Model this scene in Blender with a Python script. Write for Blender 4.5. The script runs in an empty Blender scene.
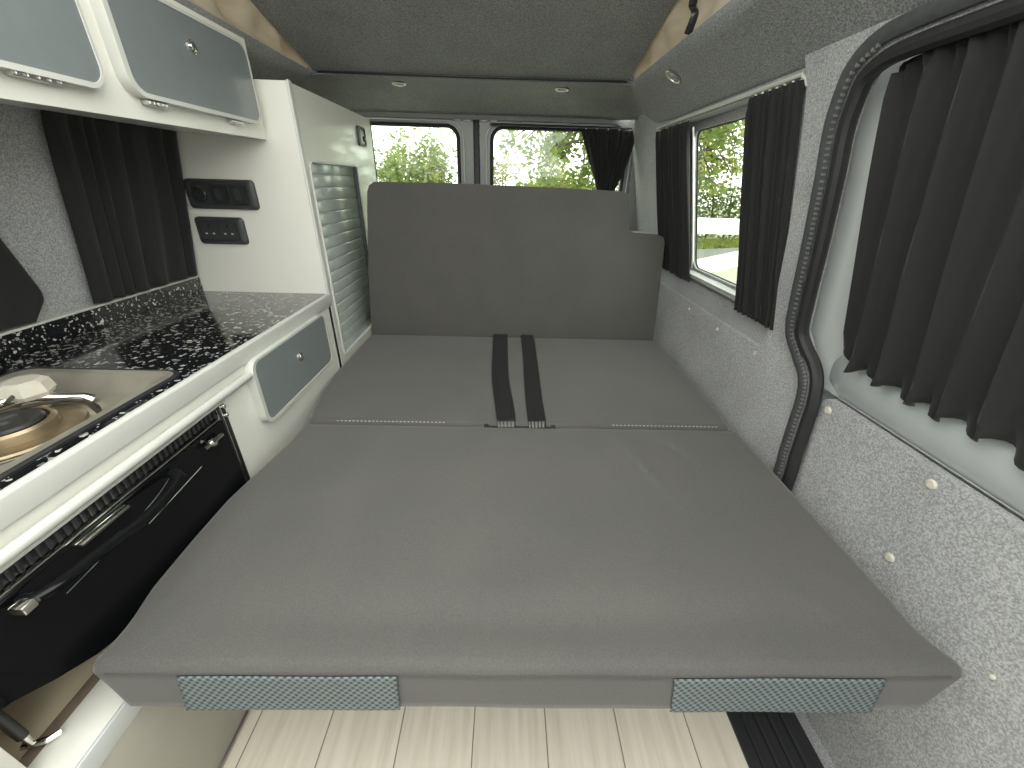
import bpy, bmesh, math, random
from math import sin, cos, pi, radians, sqrt, hypot
from mathutils import Vector, Matrix, noise

scene = bpy.context.scene
COL = scene.collection
V = Vector

# ------------------------------------------------------------------ materials
def new_mat(name):
    m = bpy.data.materials.new(name); m.use_nodes = True
    nt = m.node_tree; nt.nodes.clear()
    out = nt.nodes.new('ShaderNodeOutputMaterial')
    b = nt.nodes.new('ShaderNodeBsdfPrincipled')
    nt.links.new(b.outputs[0], out.inputs[0])
    return m, nt, b, out

def N(nt, kind, **kw):
    n = nt.nodes.new(kind)
    for k, v in kw.items():
        if k in n.inputs: n.inputs[k].default_value = v
        else: setattr(n, k, v)
    return n

def ramp(nt, stops, src, interp='LINEAR'):
    r = nt.nodes.new('ShaderNodeValToRGB'); r.color_ramp.interpolation = interp
    e = r.color_ramp.elements
    while len(e) > 1: e.remove(e[-1])
    e[0].position = stops[0][0]; e[0].color = (*stops[0][1], 1)
    for p, c in stops[1:]:
        x = e.new(p); x.color = (*c, 1)
    nt.links.new(src, r.inputs[0])
    return r

def coord(nt, scale=(1, 1, 1)):
    tc = nt.nodes.new('ShaderNodeTexCoord')
    mp = nt.nodes.new('ShaderNodeMapping'); mp.inputs['Scale'].default_value = scale
    nt.links.new(tc.outputs['Object'], mp.inputs[0])
    return mp.outputs[0]

def bump(nt, b, src, strength, dist):
    n = nt.nodes.new('ShaderNodeBump'); n.inputs['Strength'].default_value = strength
    n.inputs['Distance'].default_value = dist
    nt.links.new(src, n.inputs['Height']); nt.links.new(n.outputs[0], b.inputs['Normal'])

def plain(name, col, rough=.5, metal=0, coat=0, var=.06, scale=30, bumps=0):
    m, nt, b, out = new_mat(name)
    nz = N(nt, 'ShaderNodeTexNoise', Scale=scale, Detail=3)
    nt.links.new(coord(nt), nz.inputs[0])
    lo = tuple(c * (1 - var) for c in col); hi = tuple(min(1, c * (1 + var)) for c in col)
    r = ramp(nt, [(.3, lo), (.7, hi)], nz.outputs[0])
    nt.links.new(r.outputs[0], b.inputs['Base Color'])
    b.inputs['Roughness'].default_value = rough; b.inputs['Metallic'].default_value = metal
    b.inputs['Coat Weight'].default_value = coat; b.inputs['Coat Roughness'].default_value = .06
    if name == 'black_glass': b.inputs['Specular IOR Level'].default_value = .25
    if bumps: bump(nt, b, nz.outputs[0], bumps, .002)
    return m

def carpet_mat(name, dark, mid, light, scale=210):
    m, nt, b, out = new_mat(name)
    c = coord(nt)
    n1 = N(nt, 'ShaderNodeTexNoise', Scale=scale, Detail=2.5, Roughness=.65)
    n2 = N(nt, 'ShaderNodeTexNoise', Scale=7, Detail=3)
    nt.links.new(c, n1.inputs[0]); nt.links.new(c, n2.inputs[0])
    r = ramp(nt, [(.36, dark), (.5, mid), (.63, light)], n1.outputs[0])
    r2 = ramp(nt, [(.3, (.9, .9, .9)), (.7, (1.08, 1.08, 1.08))], n2.outputs[0])
    mx = N(nt, 'ShaderNodeMixRGB', blend_type='MULTIPLY', Fac=1.0)
    nt.links.new(r.outputs[0], mx.inputs[1]); nt.links.new(r2.outputs[0], mx.inputs[2])
    nt.links.new(mx.outputs[0], b.inputs['Base Color'])
    b.inputs['Roughness'].default_value = .95
    b.inputs['Sheen Weight'].default_value = .15
    bump(nt, b, n1.outputs[0], .5, .002)
    return m

def fabric_mat(name, col, scale=420, sheen=.25, var=.12, rough=.85):
    m, nt, b, out = new_mat(name)
    c = coord(nt)
    n1 = N(nt, 'ShaderNodeTexNoise', Scale=scale, Detail=2)
    n2 = N(nt, 'ShaderNodeTexNoise', Scale=6, Detail=4)
    nt.links.new(c, n1.inputs[0]); nt.links.new(c, n2.inputs[0])
    lo = tuple(x * (1 - var) for x in col); hi = tuple(x * (1 + var) for x in col)
    r = ramp(nt, [(.35, lo), (.65, hi)], n1.outputs[0])
    r2 = ramp(nt, [(.3, (.93, .93, .93)), (.75, (1.08, 1.07, 1.05))], n2.outputs[0])
    mx = N(nt, 'ShaderNodeMixRGB', blend_type='MULTIPLY', Fac=1.0)
    nt.links.new(r.outputs[0], mx.inputs[1]); nt.links.new(r2.outputs[0], mx.inputs[2])
    nt.links.new(mx.outputs[0], b.inputs['Base Color'])
    b.inputs['Roughness'].default_value = rough
    b.inputs['Sheen Weight'].default_value = sheen
    bump(nt, b, n1.outputs[0], .25, .001)
    return m

M = {}
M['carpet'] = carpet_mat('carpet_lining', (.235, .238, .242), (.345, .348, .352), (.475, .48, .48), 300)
M['carpet_roof_shaded'] = carpet_mat('carpet_headlining_shaded', (.13, .134, .134), (.225, .23, .229), (.35, .355, .35), 300)  # darker copy of the lining carpet, the ceiling's low light put into the colour
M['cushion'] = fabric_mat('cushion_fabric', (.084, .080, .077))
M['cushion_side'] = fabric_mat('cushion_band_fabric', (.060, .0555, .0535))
M['curtain'] = fabric_mat('curtain_fabric', (.0105, .010, .0102), 300, .08, .1)
M['white'] = plain('white_laminate', (.80, .79, .725), .32, 0, .25, .012, 8)
M['white_gloss'] = plain('white_gloss_laminate', (.80, .79, .72), .2, 0, .7, .012, 8)
M['white_trim'] = plain('white_edging', (.60, .605, .565), .4, 0, .1, .02, 20)
M['grey_door'] = plain('grey_laminate', (.20, .222, .228), .28, 0, .4, .03, 40)
M['alu'] = plain('aluminium', (.62, .62, .6), .32, 1, 0, .05, 60)
M['chrome'] = plain('chrome', (.85, .83, .78), .1, 1, 0, .03, 40)
M['steel'] = plain('brushed_steel', (.66, .62, .52), .28, .7, 0, .08, 25)
M['wire'] = plain('dark_wire', (.13, .12, .105), .35, .9, 0, .1, 60)
M['brass'] = plain('heated_brass', (.30, .235, .15), .35, .7, 0, .2, 30)
M['black_plastic'] = plain('black_plastic', (.022, .023, .025), .42, 0, .1, .1, 60)
M['socket_plastic'] = plain('charcoal_socket_plastic', (.043, .046, .047), .42, 0, .1, .08, 60)
M['socket_dark'] = plain('dark_socket_insert', (.024, .026, .027), .4, 0, .1, .08, 60)
M['black_gloss'] = plain('black_glass', (.005, .0055, .006), .08, 0, 0, .1, 20)
M['black_metal'] = plain('black_enamel', (.018, .018, .018), .5, 0, .1, .1, 40)
M['rubber'] = plain('black_rubber', (.018, .018, .019), .5, 0, 0, .15, 90)
M['grey_rubber'] = plain('grey_rubber_lip', (.055, .058, .06), .6, 0, 0, .15, 90)
M['ledge'] = plain('silver_grey_ledge', (.50, .53, .535), .3, .25, .3, .04, 20)
M['rib_rubber'] = plain('highlight_grey_ribs', (.15, .153, .15), .5, 0, 0, .15, 90)  # lighter grey paints the highlights on the rubber ribs
M['paint'] = plain('silver_door_paint', (.66, .685, .68), .32, .15, .5, .03, 15)
M['paint_grey'] = plain('grey_door_paint', (.24, .245, .24), .45, .1, .1, .04, 15)
M['ply'] = plain('pale_plywood', (.62, .53, .38), .6, 0, 0, .08, 12)
M['ply_dark'] = plain('plywood_edge', (.19, .15, .11), .7, 0, 0, .15, 40)
M['plinth'] = plain('beige_grey_panel', (.44, .42, .36), .5, 0, .05, .03, 15)
M['tambour'] = plain('silver_tambour', (.42, .455, .43), .30, .25, .25, .04, 30)
M['cap'] = plain('cream_cap', (.55, .52, .45), .45, 0, 0, .05, 60)
M['webbing'] = plain('seat_belt_webbing', (.02, .02, .021), .3, 0, .25, .15, 300)
M['stitch'] = plain('pale_thread', (.42, .41, .38), .8, 0, 0, .1, 200)
M['dark'] = plain('dark_gap', (.02, .02, .02), .8, 0, 0, .1, 40)
M['bark'] = plain('bark', (.09, .07, .045), .9, 0, 0, .3, 12, .5)
M['gate_paint'] = plain('white_gate_paint', (.80, .81, .76), .5, 0, 0, .05, 8)
M['road'] = plain('tarmac', (.16, .16, .15), .9, 0, 0, .2, 30)
M['gravel'] = plain('gravel', (.33, .31, .26), .95, 0, 0, .35, 25)
M['lamp_glass'] = plain('lamp_lens', (.3, .3, .28), .25, 0, .4, .05, 40)

# leaves
def leaf_mat(name, c1, c2):
    m, nt, b, out = new_mat(name)
    nz = N(nt, 'ShaderNodeTexNoise', Scale=1.7, Detail=4)
    nt.links.new(coord(nt), nz.inputs[0])
    r = ramp(nt, [(.32, c1), (.68, c2)], nz.outputs[0])
    tr = nt.nodes.new('ShaderNodeBsdfTranslucent'); ms = nt.nodes.new('ShaderNodeMixShader'); ms.inputs[0].default_value = .4
    nt.links.new(r.outputs[0], b.inputs['Base Color']); nt.links.new(r.outputs[0], tr.inputs[0])
    b.inputs['Roughness'].default_value = .6
    nt.links.new(b.outputs[0], ms.inputs[1]); nt.links.new(tr.outputs[0], ms.inputs[2])
    nt.links.new(ms.outputs[0], out.inputs[0])
    return m
M['leaf_yellow'] = leaf_mat('leaves_yellow_green', (.15, .20, .03), (.34, .36, .08))
M['leaf_mid'] = leaf_mat('leaves_mid_green', (.10, .155, .035), (.23, .29, .08))
M['leaf_dark'] = leaf_mat('leaves_hedge', (.075, .12, .035), (.18, .235, .08))
M['grass'] = leaf_mat('grass_blades', (.16, .2, .04), (.28, .30, .08))

# worktop: black with pale flecks
def worktop_mat():
    m, nt, b, out = new_mat('speckled_black_worktop')
    c = coord(nt)
    dn = N(nt, 'ShaderNodeTexNoise', Scale=90, Detail=1)
    nt.links.new(c, dn.inputs[0])
    ad = N(nt, 'ShaderNodeVectorMath', operation='MULTIPLY_ADD')
    ad.inputs[1].default_value = (.012, .012, .012)
    nt.links.new(dn.outputs['Color'], ad.inputs[0]); nt.links.new(c, ad.inputs[2])
    vo = N(nt, 'ShaderNodeTexVoronoi', Scale=105)
    nt.links.new(ad.outputs[0], vo.inputs[0])
    sx = nt.nodes.new('ShaderNodeSeparateColor'); nt.links.new(vo.outputs['Color'], sx.inputs[0])
    thr = N(nt, 'ShaderNodeMath', operation='MULTIPLY'); thr.inputs[1].default_value = .56
    nt.links.new(sx.outputs[0], thr.inputs[0])
    sub = N(nt, 'ShaderNodeMath', operation='SUBTRACT'); nt.links.new(thr.outputs[0], sub.inputs[0]); nt.links.new(vo.outputs['Distance'], sub.inputs[1])
    gt = N(nt, 'ShaderNodeMath', operation='GREATER_THAN'); gt.inputs[1].default_value = 0.02
    nt.links.new(sub.outputs[0], gt.inputs[0])
    fl = ramp(nt, [(0, (.16, .16, .16)), (.5, (.42, .42, .40)), (1, (.62, .61, .56))], sx.outputs[1])
    mx = N(nt, 'ShaderNodeMixRGB'); mx.inputs[1].default_value = (.006, .0068, .0085, 1)
    nt.links.new(gt.outputs[0], mx.inputs[0]); nt.links.new(fl.outputs[0], mx.inputs[2])
    nt.links.new(mx.outputs[0], b.inputs['Base Color'])
    b.inputs['Roughness'].default_value = .16; b.inputs['Coat Weight'].default_value = .8; b.inputs['Coat Roughness'].default_value = .05
    return m
M['worktop'] = worktop_mat()

def mesh_fabric():
    m, nt, b, out = new_mat('spacer_mesh_fabric')
    tc = nt.nodes.new('ShaderNodeTexCoord')
    sp = nt.nodes.new('ShaderNodeSeparateXYZ'); nt.links.new(tc.outputs['Object'], sp.inputs[0])
    def lin(ax, az):
        a = N(nt, 'ShaderNodeMath', operation='MULTIPLY'); a.inputs[1].default_value = ax; nt.links.new(sp.outputs[0], a.inputs[0])
        c = N(nt, 'ShaderNodeMath', operation='MULTIPLY_ADD'); c.inputs[1].default_value = az
        nt.links.new(sp.outputs[2], c.inputs[0]); nt.links.new(a.outputs[0], c.inputs[2])
        s = N(nt, 'ShaderNodeMath', operation='COSINE'); nt.links.new(c.outputs[0], s.inputs[0]); return s
    k, q = 2 * pi / .0112, 2 * pi / .0135
    s = N(nt, 'ShaderNodeMath', operation='ADD')
    nt.links.new(lin(k, q).outputs[0], s.inputs[0]); nt.links.new(lin(k, -q).outputs[0], s.inputs[1])
    mr = N(nt, 'ShaderNodeMapRange'); mr.inputs[1].default_value = -2; mr.inputs[2].default_value = 2
    nt.links.new(s.outputs[0], mr.inputs[0])
    r = ramp(nt, [(.22, (.04, .047, .05)), (.45, (.12, .145, .15)), (.8, (.175, .205, .21))], mr.outputs[0])
    nt.links.new(r.outputs[0], b.inputs['Base Color']); b.inputs['Roughness'].default_value = .75
    bump(nt, b, mr.outputs[0], .6, .0015)
    return m
M['mesh'] = mesh_fabric()

def floor_mat():
    m, nt, b, out = new_mat('pale_wood_vinyl')
    c = coord(nt, (1, 1, 1))
    rot = nt.nodes.new('ShaderNodeMapping'); rot.inputs['Rotation'].default_value = (0, 0, pi / 2)
    rot.inputs['Location'].default_value = (.3, .053, 0)
    nt.links.new(c, rot.inputs[0])
    br = N(nt, 'ShaderNodeTexBrick', Scale=1.0); br.offset = .37
    br.inputs['Brick Width'].default_value = .92; br.inputs['Row Height'].default_value = .158
    br.inputs['Mortar Size'].default_value = .0016; br.inputs['Mortar Smooth'].default_value = .3
    br.inputs['Color1'].default_value = (.67, .62, .53, 1); br.inputs['Color2'].default_value = (.74, .69, .59, 1)
    br.inputs['Mortar'].default_value = (.22, .19, .15, 1)
    nt.links.new(rot.outputs[0], br.inputs[0])
    g = nt.nodes.new('ShaderNodeMapping'); g.inputs['Scale'].default_value = (38, 2.2, 1); nt.links.new(c, g.inputs[0])
    nz = N(nt, 'ShaderNodeTexNoise', Scale=1.5, Detail=6, Roughness=.6); nt.links.new(g.outputs[0], nz.inputs[0])
    r = ramp(nt, [(.25, (.84, .82, .78)), (.6, (1.05, 1.05, 1.05))], nz.outputs[0])
    mx = N(nt, 'ShaderNodeMixRGB', blend_type='MULTIPLY', Fac=1.0)
    nt.links.new(br.outputs[0], mx.inputs[1]); nt.links.new(r.outputs[0], mx.inputs[2])
    nt.links.new(mx.outputs[0], b.inputs['Base Color']); b.inputs['Roughness'].default_value = .42
    return m
M['floor'] = floor_mat()

def glass_mat():
    m, nt, b, out = new_mat('window_glass')
    nt.nodes.remove(b)
    t = nt.nodes.new('ShaderNodeBsdfTransparent'); t.inputs[0].default_value = (.90, .945, .895, 1)
    g = nt.nodes.new('ShaderNodeBsdfGlossy'); g.inputs['Roughness'].default_value = .02
    lw = nt.nodes.new('ShaderNodeLayerWeight'); lw.inputs[0].default_value = .5
    pw = N(nt, 'ShaderNodeMath', operation='POWER'); pw.inputs[1].default_value = 5; nt.links.new(lw.outputs['Facing'], pw.inputs[0])
    f = N(nt, 'ShaderNodeMath', operation='MULTIPLY_ADD'); f.inputs[1].default_value = .6; f.inputs[2].default_value = .035; nt.links.new(pw.outputs[0], f.inputs[0])
    s = nt.nodes.new('ShaderNodeMixShader')
    nt.links.new(f.outputs[0], s.inputs[0]); nt.links.new(t.outputs[0], s.inputs[1]); nt.links.new(g.outputs[0], s.inputs[2])
    nt.links.new(s.outputs[0], out.inputs[0])
    return m
M['glass'] = glass_mat()

def canvas_mat():
    m, nt, b, out = new_mat('beige_roof_canvas')
    nz = N(nt, 'ShaderNodeTexNoise', Scale=14, Detail=4); nt.links.new(coord(nt, (1, 1, 3)), nz.inputs[0])
    r = ramp(nt, [(.3, (.54, .46, .35)), (.7, (.66, .58, .46))], nz.outputs[0])
    tr = nt.nodes.new('ShaderNodeBsdfTranslucent'); ms = nt.nodes.new('ShaderNodeMixShader'); ms.inputs[0].default_value = .12
    nt.links.new(r.outputs[0], b.inputs['Base Color']); nt.links.new(r.outputs[0], tr.inputs[0]); b.inputs['Roughness'].default_value = .9
    nt.links.new(b.outputs[0], ms.inputs[1]); nt.links.new(tr.outputs[0], ms.inputs[2]); nt.links.new(ms.outputs[0], out.inputs[0])
    return m
M['canvas'] = canvas_mat()

# ------------------------------------------------------------------ object helpers
def obj(name, bm, mat, parent=None, smooth=35, recalc=True):
    if recalc: bmesh.ops.recalc_face_normals(bm, faces=bm.faces[:])
    me = bpy.data.meshes.new(name); bm.to_mesh(me); bm.free()
    me.materials.append(M[mat] if isinstance(mat, str) else mat)
    if smooth:
        for p in me.polygons: p.use_smooth = True
        me.set_sharp_from_angle(angle=radians(smooth))
    o = bpy.data.objects.new(name, me); COL.objects.link(o)
    if parent is not None:
        o.parent = parent
        o.matrix_parent_inverse = Matrix.Translation(parent.matrix_world.translation).inverted() if False else Matrix.Identity(4)
        o.location = -V(parent.location) if parent.parent is None else V((0, 0, 0))
        if parent.parent is not None: o.location = (0, 0, 0)
    return o

def thing(name, label, cat, loc=(0, 0, 0), group=None):
    o = bpy.data.objects.new(name, None); COL.objects.link(o)
    o.location = loc; o.empty_display_size = .05
    o['label'] = label; o['category'] = cat
    if group: o['group'] = group
    return o

def tag(o, label, cat, group=None, kind=None):
    o['label'] = label; o['category'] = cat
    if group: o['group'] = group
    if kind: o['kind'] = kind
    return o

def struct(o, label=None, cat=None):
    o['kind'] = 'structure'
    if label: o['label'] = label
    if cat: o['category'] = cat
    return o

def box(bm, x0, x1, y0, y1, z0, z1, r=0, seg=2):
    g = bmesh.ops.create_cube(bm, size=1)
    vs = g['verts']
    for v in vs:
        v.co = V((x0 + (v.co.x + .5) * (x1 - x0), y0 + (v.co.y + .5) * (y1 - y0), z0 + (v.co.z + .5) * (z1 - z0)))
    if r:
        es = list({e for v in vs for e in v.link_edges})
        bmesh.ops.bevel(bm, geom=es, offset=r, segments=seg, profile=.5, affect='EDGES')
    return bm

def bx(*a, **k):
    return box(bmesh.new(), *a, **k)

def tube(bm, pts, r, n=10, closed=False, radii=None, flat=None):
    pts = [V(p) for p in pts]; L = len(pts); rings = []
    up = V((0, 0, 1)); prev = None
    for i, p in enumerate(pts):
        if closed: d = pts[(i + 1) % L] - pts[i - 1]
        else: d = pts[min(i + 1, L - 1)] - pts[max(i - 1, 0)]
        d.normalize()
        if prev is None:
            a = d.cross(up)
            if a.length < .05: a = d.cross(V((1, 0, 0)))
        else:
            a = prev - d * prev.dot(d)
        a.normalize(); prev = a.copy(); b = d.cross(a)
        rr = radii[i] if radii else r
        ring = []
        for k in range(n):
            t = 2 * pi * k / n
            ring.append(bm.verts.new(p + a * (cos(t) * rr) + b * (sin(t) * rr * (flat or 1))))
        rings.append(ring)
    m = L if closed else L - 1
    for i in range(m):
        A, B = rings[i], rings[(i + 1) % L]
        for k in range(n):
            bm.faces.new((A[k], A[(k + 1) % n], B[(k + 1) % n], B[k]))
    if not closed:
        bm.faces.new(rings[0][::-1]); bm.faces.new(rings[-1])
    return bm

def lathe(bm, prof, center, axis='Z', n=28, close=False):
    c = V(center); rings = []
    for r, h in prof:
        ring = []
        for k in range(n):
            t = 2 * pi * k / n
            if axis == 'Z': p = V((r * cos(t), r * sin(t), h))
            elif axis == 'X': p = V((h, r * cos(t), r * sin(t)))
            else: p = V((r * cos(t), h, r * sin(t)))
            ring.append(bm.verts.new(c + p))
        rings.append(ring)
    for i in range(len(rings) - 1):
        for k in range(n):
            bm.faces.new((rings[i][k], rings[i][(k + 1) % n], rings[i + 1][(k + 1) % n], rings[i + 1][k]))
    if not close:
        bm.faces.new(rings[0][::-1]); bm.faces.new(rings[-1])
    return bm

def rrect(u0, u1, v0, v1, r, n=6):
    """rounded rectangle, r a number or four radii (u0v0, u1v0, u1v1, u0v1)"""
    rs = r if isinstance(r, (tuple, list)) else (r,) * 4
    out = []
    for (cu, cv, a0), rr in zip(((u0, v0, 180), (u1, v0, 270), (u1, v1, 0), (u0, v1, 90)), rs):
        su = 1 if cu == u0 else -1; sv = 1 if cv == v0 else -1
        for k in range(n + 1):
            a = radians(a0 + 90 * k / n)
            out.append((cu + su * rr + rr * cos(a), cv + sv * rr + rr * sin(a)))
    ded = []
    for p in out:
        if not ded or hypot(p[0] - ded[-1][0], p[1] - ded[-1][1]) > 1e-6: ded.append(p)
    if hypot(ded[0][0] - ded[-1][0], ded[0][1] - ded[-1][1]) < 1e-6: ded.pop()
    return ded

def plate(outline, holes, fmap, t, cuts_v=(), cuts_u=(), bm=None):
    """solid sheet: 2-D outline with holes, fmap(u, v, w) gives the point at depth w in 0..t"""
    b2 = bmesh.new()
    for loop in [outline] + list(holes):
        vs = [b2.verts.new((p[0], p[1], 0)) for p in loop]
        for i in range(len(vs)): b2.edges.new((vs[i], vs[(i + 1) % len(vs)]))
    bmesh.ops.triangle_fill(b2, use_beauty=True, use_dissolve=False, edges=b2.edges[:])
    for cv in cuts_v:
        bmesh.ops.bisect_plane(b2, geom=b2.verts[:] + b2.edges[:] + b2.faces[:], plane_co=(0, cv, 0), plane_no=(0, 1, 0))
    for cu in cuts_u:
        bmesh.ops.bisect_plane(b2, geom=b2.verts[:] + b2.edges[:] + b2.faces[:], plane_co=(cu, 0, 0), plane_no=(1, 0, 0))
    bm = bm or bmesh.new()
    b2.verts.ensure_lookup_table()
    fr, bk = {}, {}
    for v in b2.verts:
        fr[v] = bm.verts.new(fmap(v.co.x, v.co.y, 0)); bk[v] = bm.verts.new(fmap(v.co.x, v.co.y, t))
    for f in b2.faces:
        bm.faces.new([fr[v] for v in f.verts]); bm.faces.new([bk[v] for v in reversed(f.verts)])
    for e in b2.edges:
        if len(e.link_faces) == 1:
            a, b = e.verts; bm.faces.new((fr[a], fr[b], bk[b], bk[a]))
    b2.free()
    return bm

def loft(bm, loops, closed=True, cap0=False, cap1=False):
    R = [[bm.verts.new(p) for p in L] for L in loops]
    n = len(R[0])
    for i in range(len(R) - 1):
        for k in range(n if closed else n - 1):
            bm.faces.new((R[i][k], R[i][(k + 1) % n], R[i + 1][(k + 1) % n], R[i + 1][k]))
    if cap0: bm.faces.new(R[0][::-1])
    if cap1: bm.faces.new(R[-1])
    return bm

def bevel_all(bm, off, seg=2, ang=30):
    es = [e for e in bm.edges if len(e.link_faces) == 2 and e.calc_face_angle(0) > radians(ang)]
    bmesh.ops.bevel(bm, geom=es, offset=off, segments=seg, profile=.5, affect='EDGES')
    return bm

def lerp(a, b, t): return a + (b - a) * t
def interp(tab, x):
    if x <= tab[0][0]: return tab[0][1]
    for (x0, y0), (x1, y1) in zip(tab, tab[1:]):
        if x <= x1:
            return lerp(y0, y1, (x - x0) / (x1 - x0))
    return tab[-1][1]

def catmull(pts, sub=8):
    pts = [V(p) for p in pts]; out = []
    for i in range(len(pts) - 1):
        p0 = pts[max(i - 1, 0)]; p1 = pts[i]; p2 = pts[i + 1]; p3 = pts[min(i + 2, len(pts) - 1)]
        for k in range(sub):
            t = k / sub
            out.append(.5 * ((2 * p1) + (p2 - p0) * t + (2 * p0 - 5 * p1 + 4 * p2 - p3) * t * t + (3 * p1 - p0 - 3 * p2 + p3) * t ** 3))
    out.append(pts[-1]); return out

# side wall sections (x of the lined inner face at height z)
def xr(z): return .71 - .23 * max(0, z - .72)
def xl(z): return -1.03 + .19 * (z - .72)
Y0 = -.45                                       # front end of everything built

# ------------------------------------------------------------------ setting: shell
struct(obj('floor', bx(-1.05, .52, Y0, 2.2, -.03, 0), 'floor'))
struct(obj('floor_step', bx(.678, .80, Y0, .9, -.09, -.03), 'carpet'))

# right lining behind the sliding door
def map_r(off):
    return lambda u, v, w: V((xr(v) + off + w, u, v))
win_r = rrect(.972, 1.83, .775, 1.262, (.05, .05, .05, .06))
struct(obj('wall_right', plate([(.932, .0), (2.2, .0), (2.2, 1.34), (.932, 1.34)], [win_r], map_r(0), .045, cuts_v=(.70, .72, .745)), 'carpet'))
# lower board of the rear side panel, standing a little proud with a soft top edge
bm = bmesh.new()
prof = [(.712, .0), (.704, .0), (.702, .62), (.702, .668), (.704, .676), (.709, .680), (.713, .680)]
loft(bm, [[V((x, y, z)) for x, z in prof] for y in (.95, 1.3, 1.6, 1.9, 2.18)], closed=True, cap0=True, cap1=True)
struct(obj('wall_right_board', bm, 'carpet'))
# reveal of the side window
def map_rev(u, v, w): return V((xr(v) + .045 + w, u, v))
struct(obj('window_1', plate(rrect(.93, 1.88, .755, 1.29, .07), [rrect(1.0, 1.575, .785, 1.238, .03)], map_rev, .012), 'carpet'))
gl = plate(rrect(.96, 1.80, .77, 1.26, .05), [], lambda u, v, w: V((xr(v) + .058 + w, u, v)), .004)
obj('glass', gl, 'glass', bpy.data.objects['window_1'], smooth=0)
bm = bmesh.new()
tube(bm, [(xr(z) + .042, 1.578, z) for z in (.772, .9, 1.1, 1.25)], .006, 8)
obj('frame_bar', bm, 'alu', bpy.data.objects['window_1'])
bm = bmesh.new()
ring = rrect(1.0, 1.575, .785, 1.238, .03)
tube(bm, [(xr(v) + .056, u, v) for u, v in ring], .0035, 6, closed=True)
obj('gasket', bm, 'rubber', bpy.data.objects['window_1'])

# pillar between side window and sliding door, and the header above the door
def map_p(u, v, w): return V((xr(v) - .014 + w, u, v))
pil = [(.735, .0), (.735, .25), (.738, .45), (.748, .50), (.758, .58), (.765, .64), (.785, .69), (.83, .735), (.858, .775), (.85, .86), (.838, .975),
       (.828, 1.083), (.823, 1.162), (.809, 1.21), (.792, 1.238), (.755, 1.256), (.70, 1.262), (Y0, 1.262), (Y0, 1.345), (.955, 1.345),
       (.945, 1.29), (.928, 1.245), (.926, 1.2), (.932, .985), (.962, .752), (.985, .684), (1.012, .55), (1.02, .44), (1.03, 0)]
bm = plate(pil, [], map_p, .03, cuts_v=(.66, .69, .72, .75, .78))
struct(obj('wall_right_pillar', bm, 'carpet'))

# left lining
bm = plate([(Y0, 0), (2.2, 0), (2.2, 1.34), (Y0, 1.34)], [], lambda u, v, w: V((xl(v) - .004 - w, u, v)), .03)
struct(obj('wall_left', bm, 'carpet'))

# rear lining round the doors
def map_b(y): return lambda u, v, w: V((u, y + w, v))
bm = plate([(-1.1, 0), (.80, 0), (.80, 1.46), (-1.1, 1.46)], [rrect(-.86, .605, .25, 1.322, (.1, .05, .13, .13), 8)], map_b(2.16), .03)
bevel_all(bm, .006)
struct(obj('wall_rear', bm, 'carpet_roof_shaded'))

# rear barn doors
def rear_door(name, x0, x1, w0, w1, label):
    d = obj(name, bevel_all(plate([(x0, .2), (x1, .2), (x1, 1.40), (x0, 1.40)], [rrect(w0, w1, .82, 1.293, .05, 8)], map_b(2.195), .03), .004), 'paint_grey')
    struct(d, label, 'door')
    g = plate(rrect(w0 - .01, w1 + .01, .81, 1.303, .055, 8), [], map_b(2.217), .004); obj('glass', g, 'glass', d, smooth=0)
    b = bmesh.new(); tube(b, [(u, 2.193, v) for u, v in rrect(w0 - .004, w1 + .004, .816, 1.297, .054, 8)], .009, 8, closed=True)
    obj('gasket', b, 'rubber', d)
    b = bmesh.new(); tube(b, [(u, 2.19, v) for u, v in rrect(w0 - .03, w1 + .03, .79, 1.318, .07, 8)], .004, 6, closed=True)
    obj('trim_lip', b, 'paint', d)
    return d
d1 = rear_door('door_1', -.95, -.172, -.74, -.248, 'rear barn door with window left of the centre seal')
d2 = rear_door('door_2', -.14, .68, -.078, .565, 'rear barn door with window partly behind a gathered curtain')
for dd, xa in ((d1, -.262), (d2, -.135)):
    for k in (0, 1):
        obj('header_clip', bx(xa + k * .045, xa + k * .045 + .035, 2.183, 2.195, 1.318, 1.33, .002), 'alu', dd)
b = bx(-.171, -.141, 2.185, 2.215, .2, 1.40, .006)
struct(obj('trim_1', b, 'rubber'))

# ceiling: opening edge lofted down to the walls and the rear header
def u_path(x0, y0, x1, y1, yr, rad, n_side=14, n_rear=18, n_c=6):
    pts = []
    # left side from the front to the rear, corner, rear, corner, right side back to the front
    for k in range(n_side): t = k / n_side; pts.append((lerp(x0, x0, t), lerp(y0, yr - rad, t)))
    for k in range(n_c): a = pi - (pi / 2) * k / n_c; pts.append((x0 + rad + rad * cos(a), yr - rad + rad * sin(a)))
    for k in range(n_rear): t = k / n_rear; pts.append((lerp(x0 + rad, x1 - rad, t), yr))
    for k in range(n_c): a = pi / 2 - (pi / 2) * k / n_c; pts.append((x1 - rad + rad * cos(a), yr - rad + rad * sin(a)))
    for k in range(n_side + 1): t = k / n_side; pts.append((x1, lerp(yr - rad, y0, t)))
    return pts
OX0, OX1, OY = -.72, .445, 1.775
inner = u_path(OX0, Y0, OX1, 0, OY, .012)
outer = u_path(-.925, Y0, .585, 0, 2.168, .16)
loops = []
n_in = len(inner)
zin = 1.40
def z_outer(i):
    (x, y) = outer[i]
    t = max(0, min(1, (y - 1.75) / .40))
    return lerp(1.272, 1.328, t * t * (3 - 2 * t))
loops.append([V((x, y, 1.400)) for x, y in u_path(OX0 - .030, Y0, OX1 + .030, 0, OY + .006, .03)])
loops.append([V((x, y, 1.4075)) for x, y in u_path(OX0 - .014, Y0, OX1 + .014, 0, OY + .003, .02)])
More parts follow.
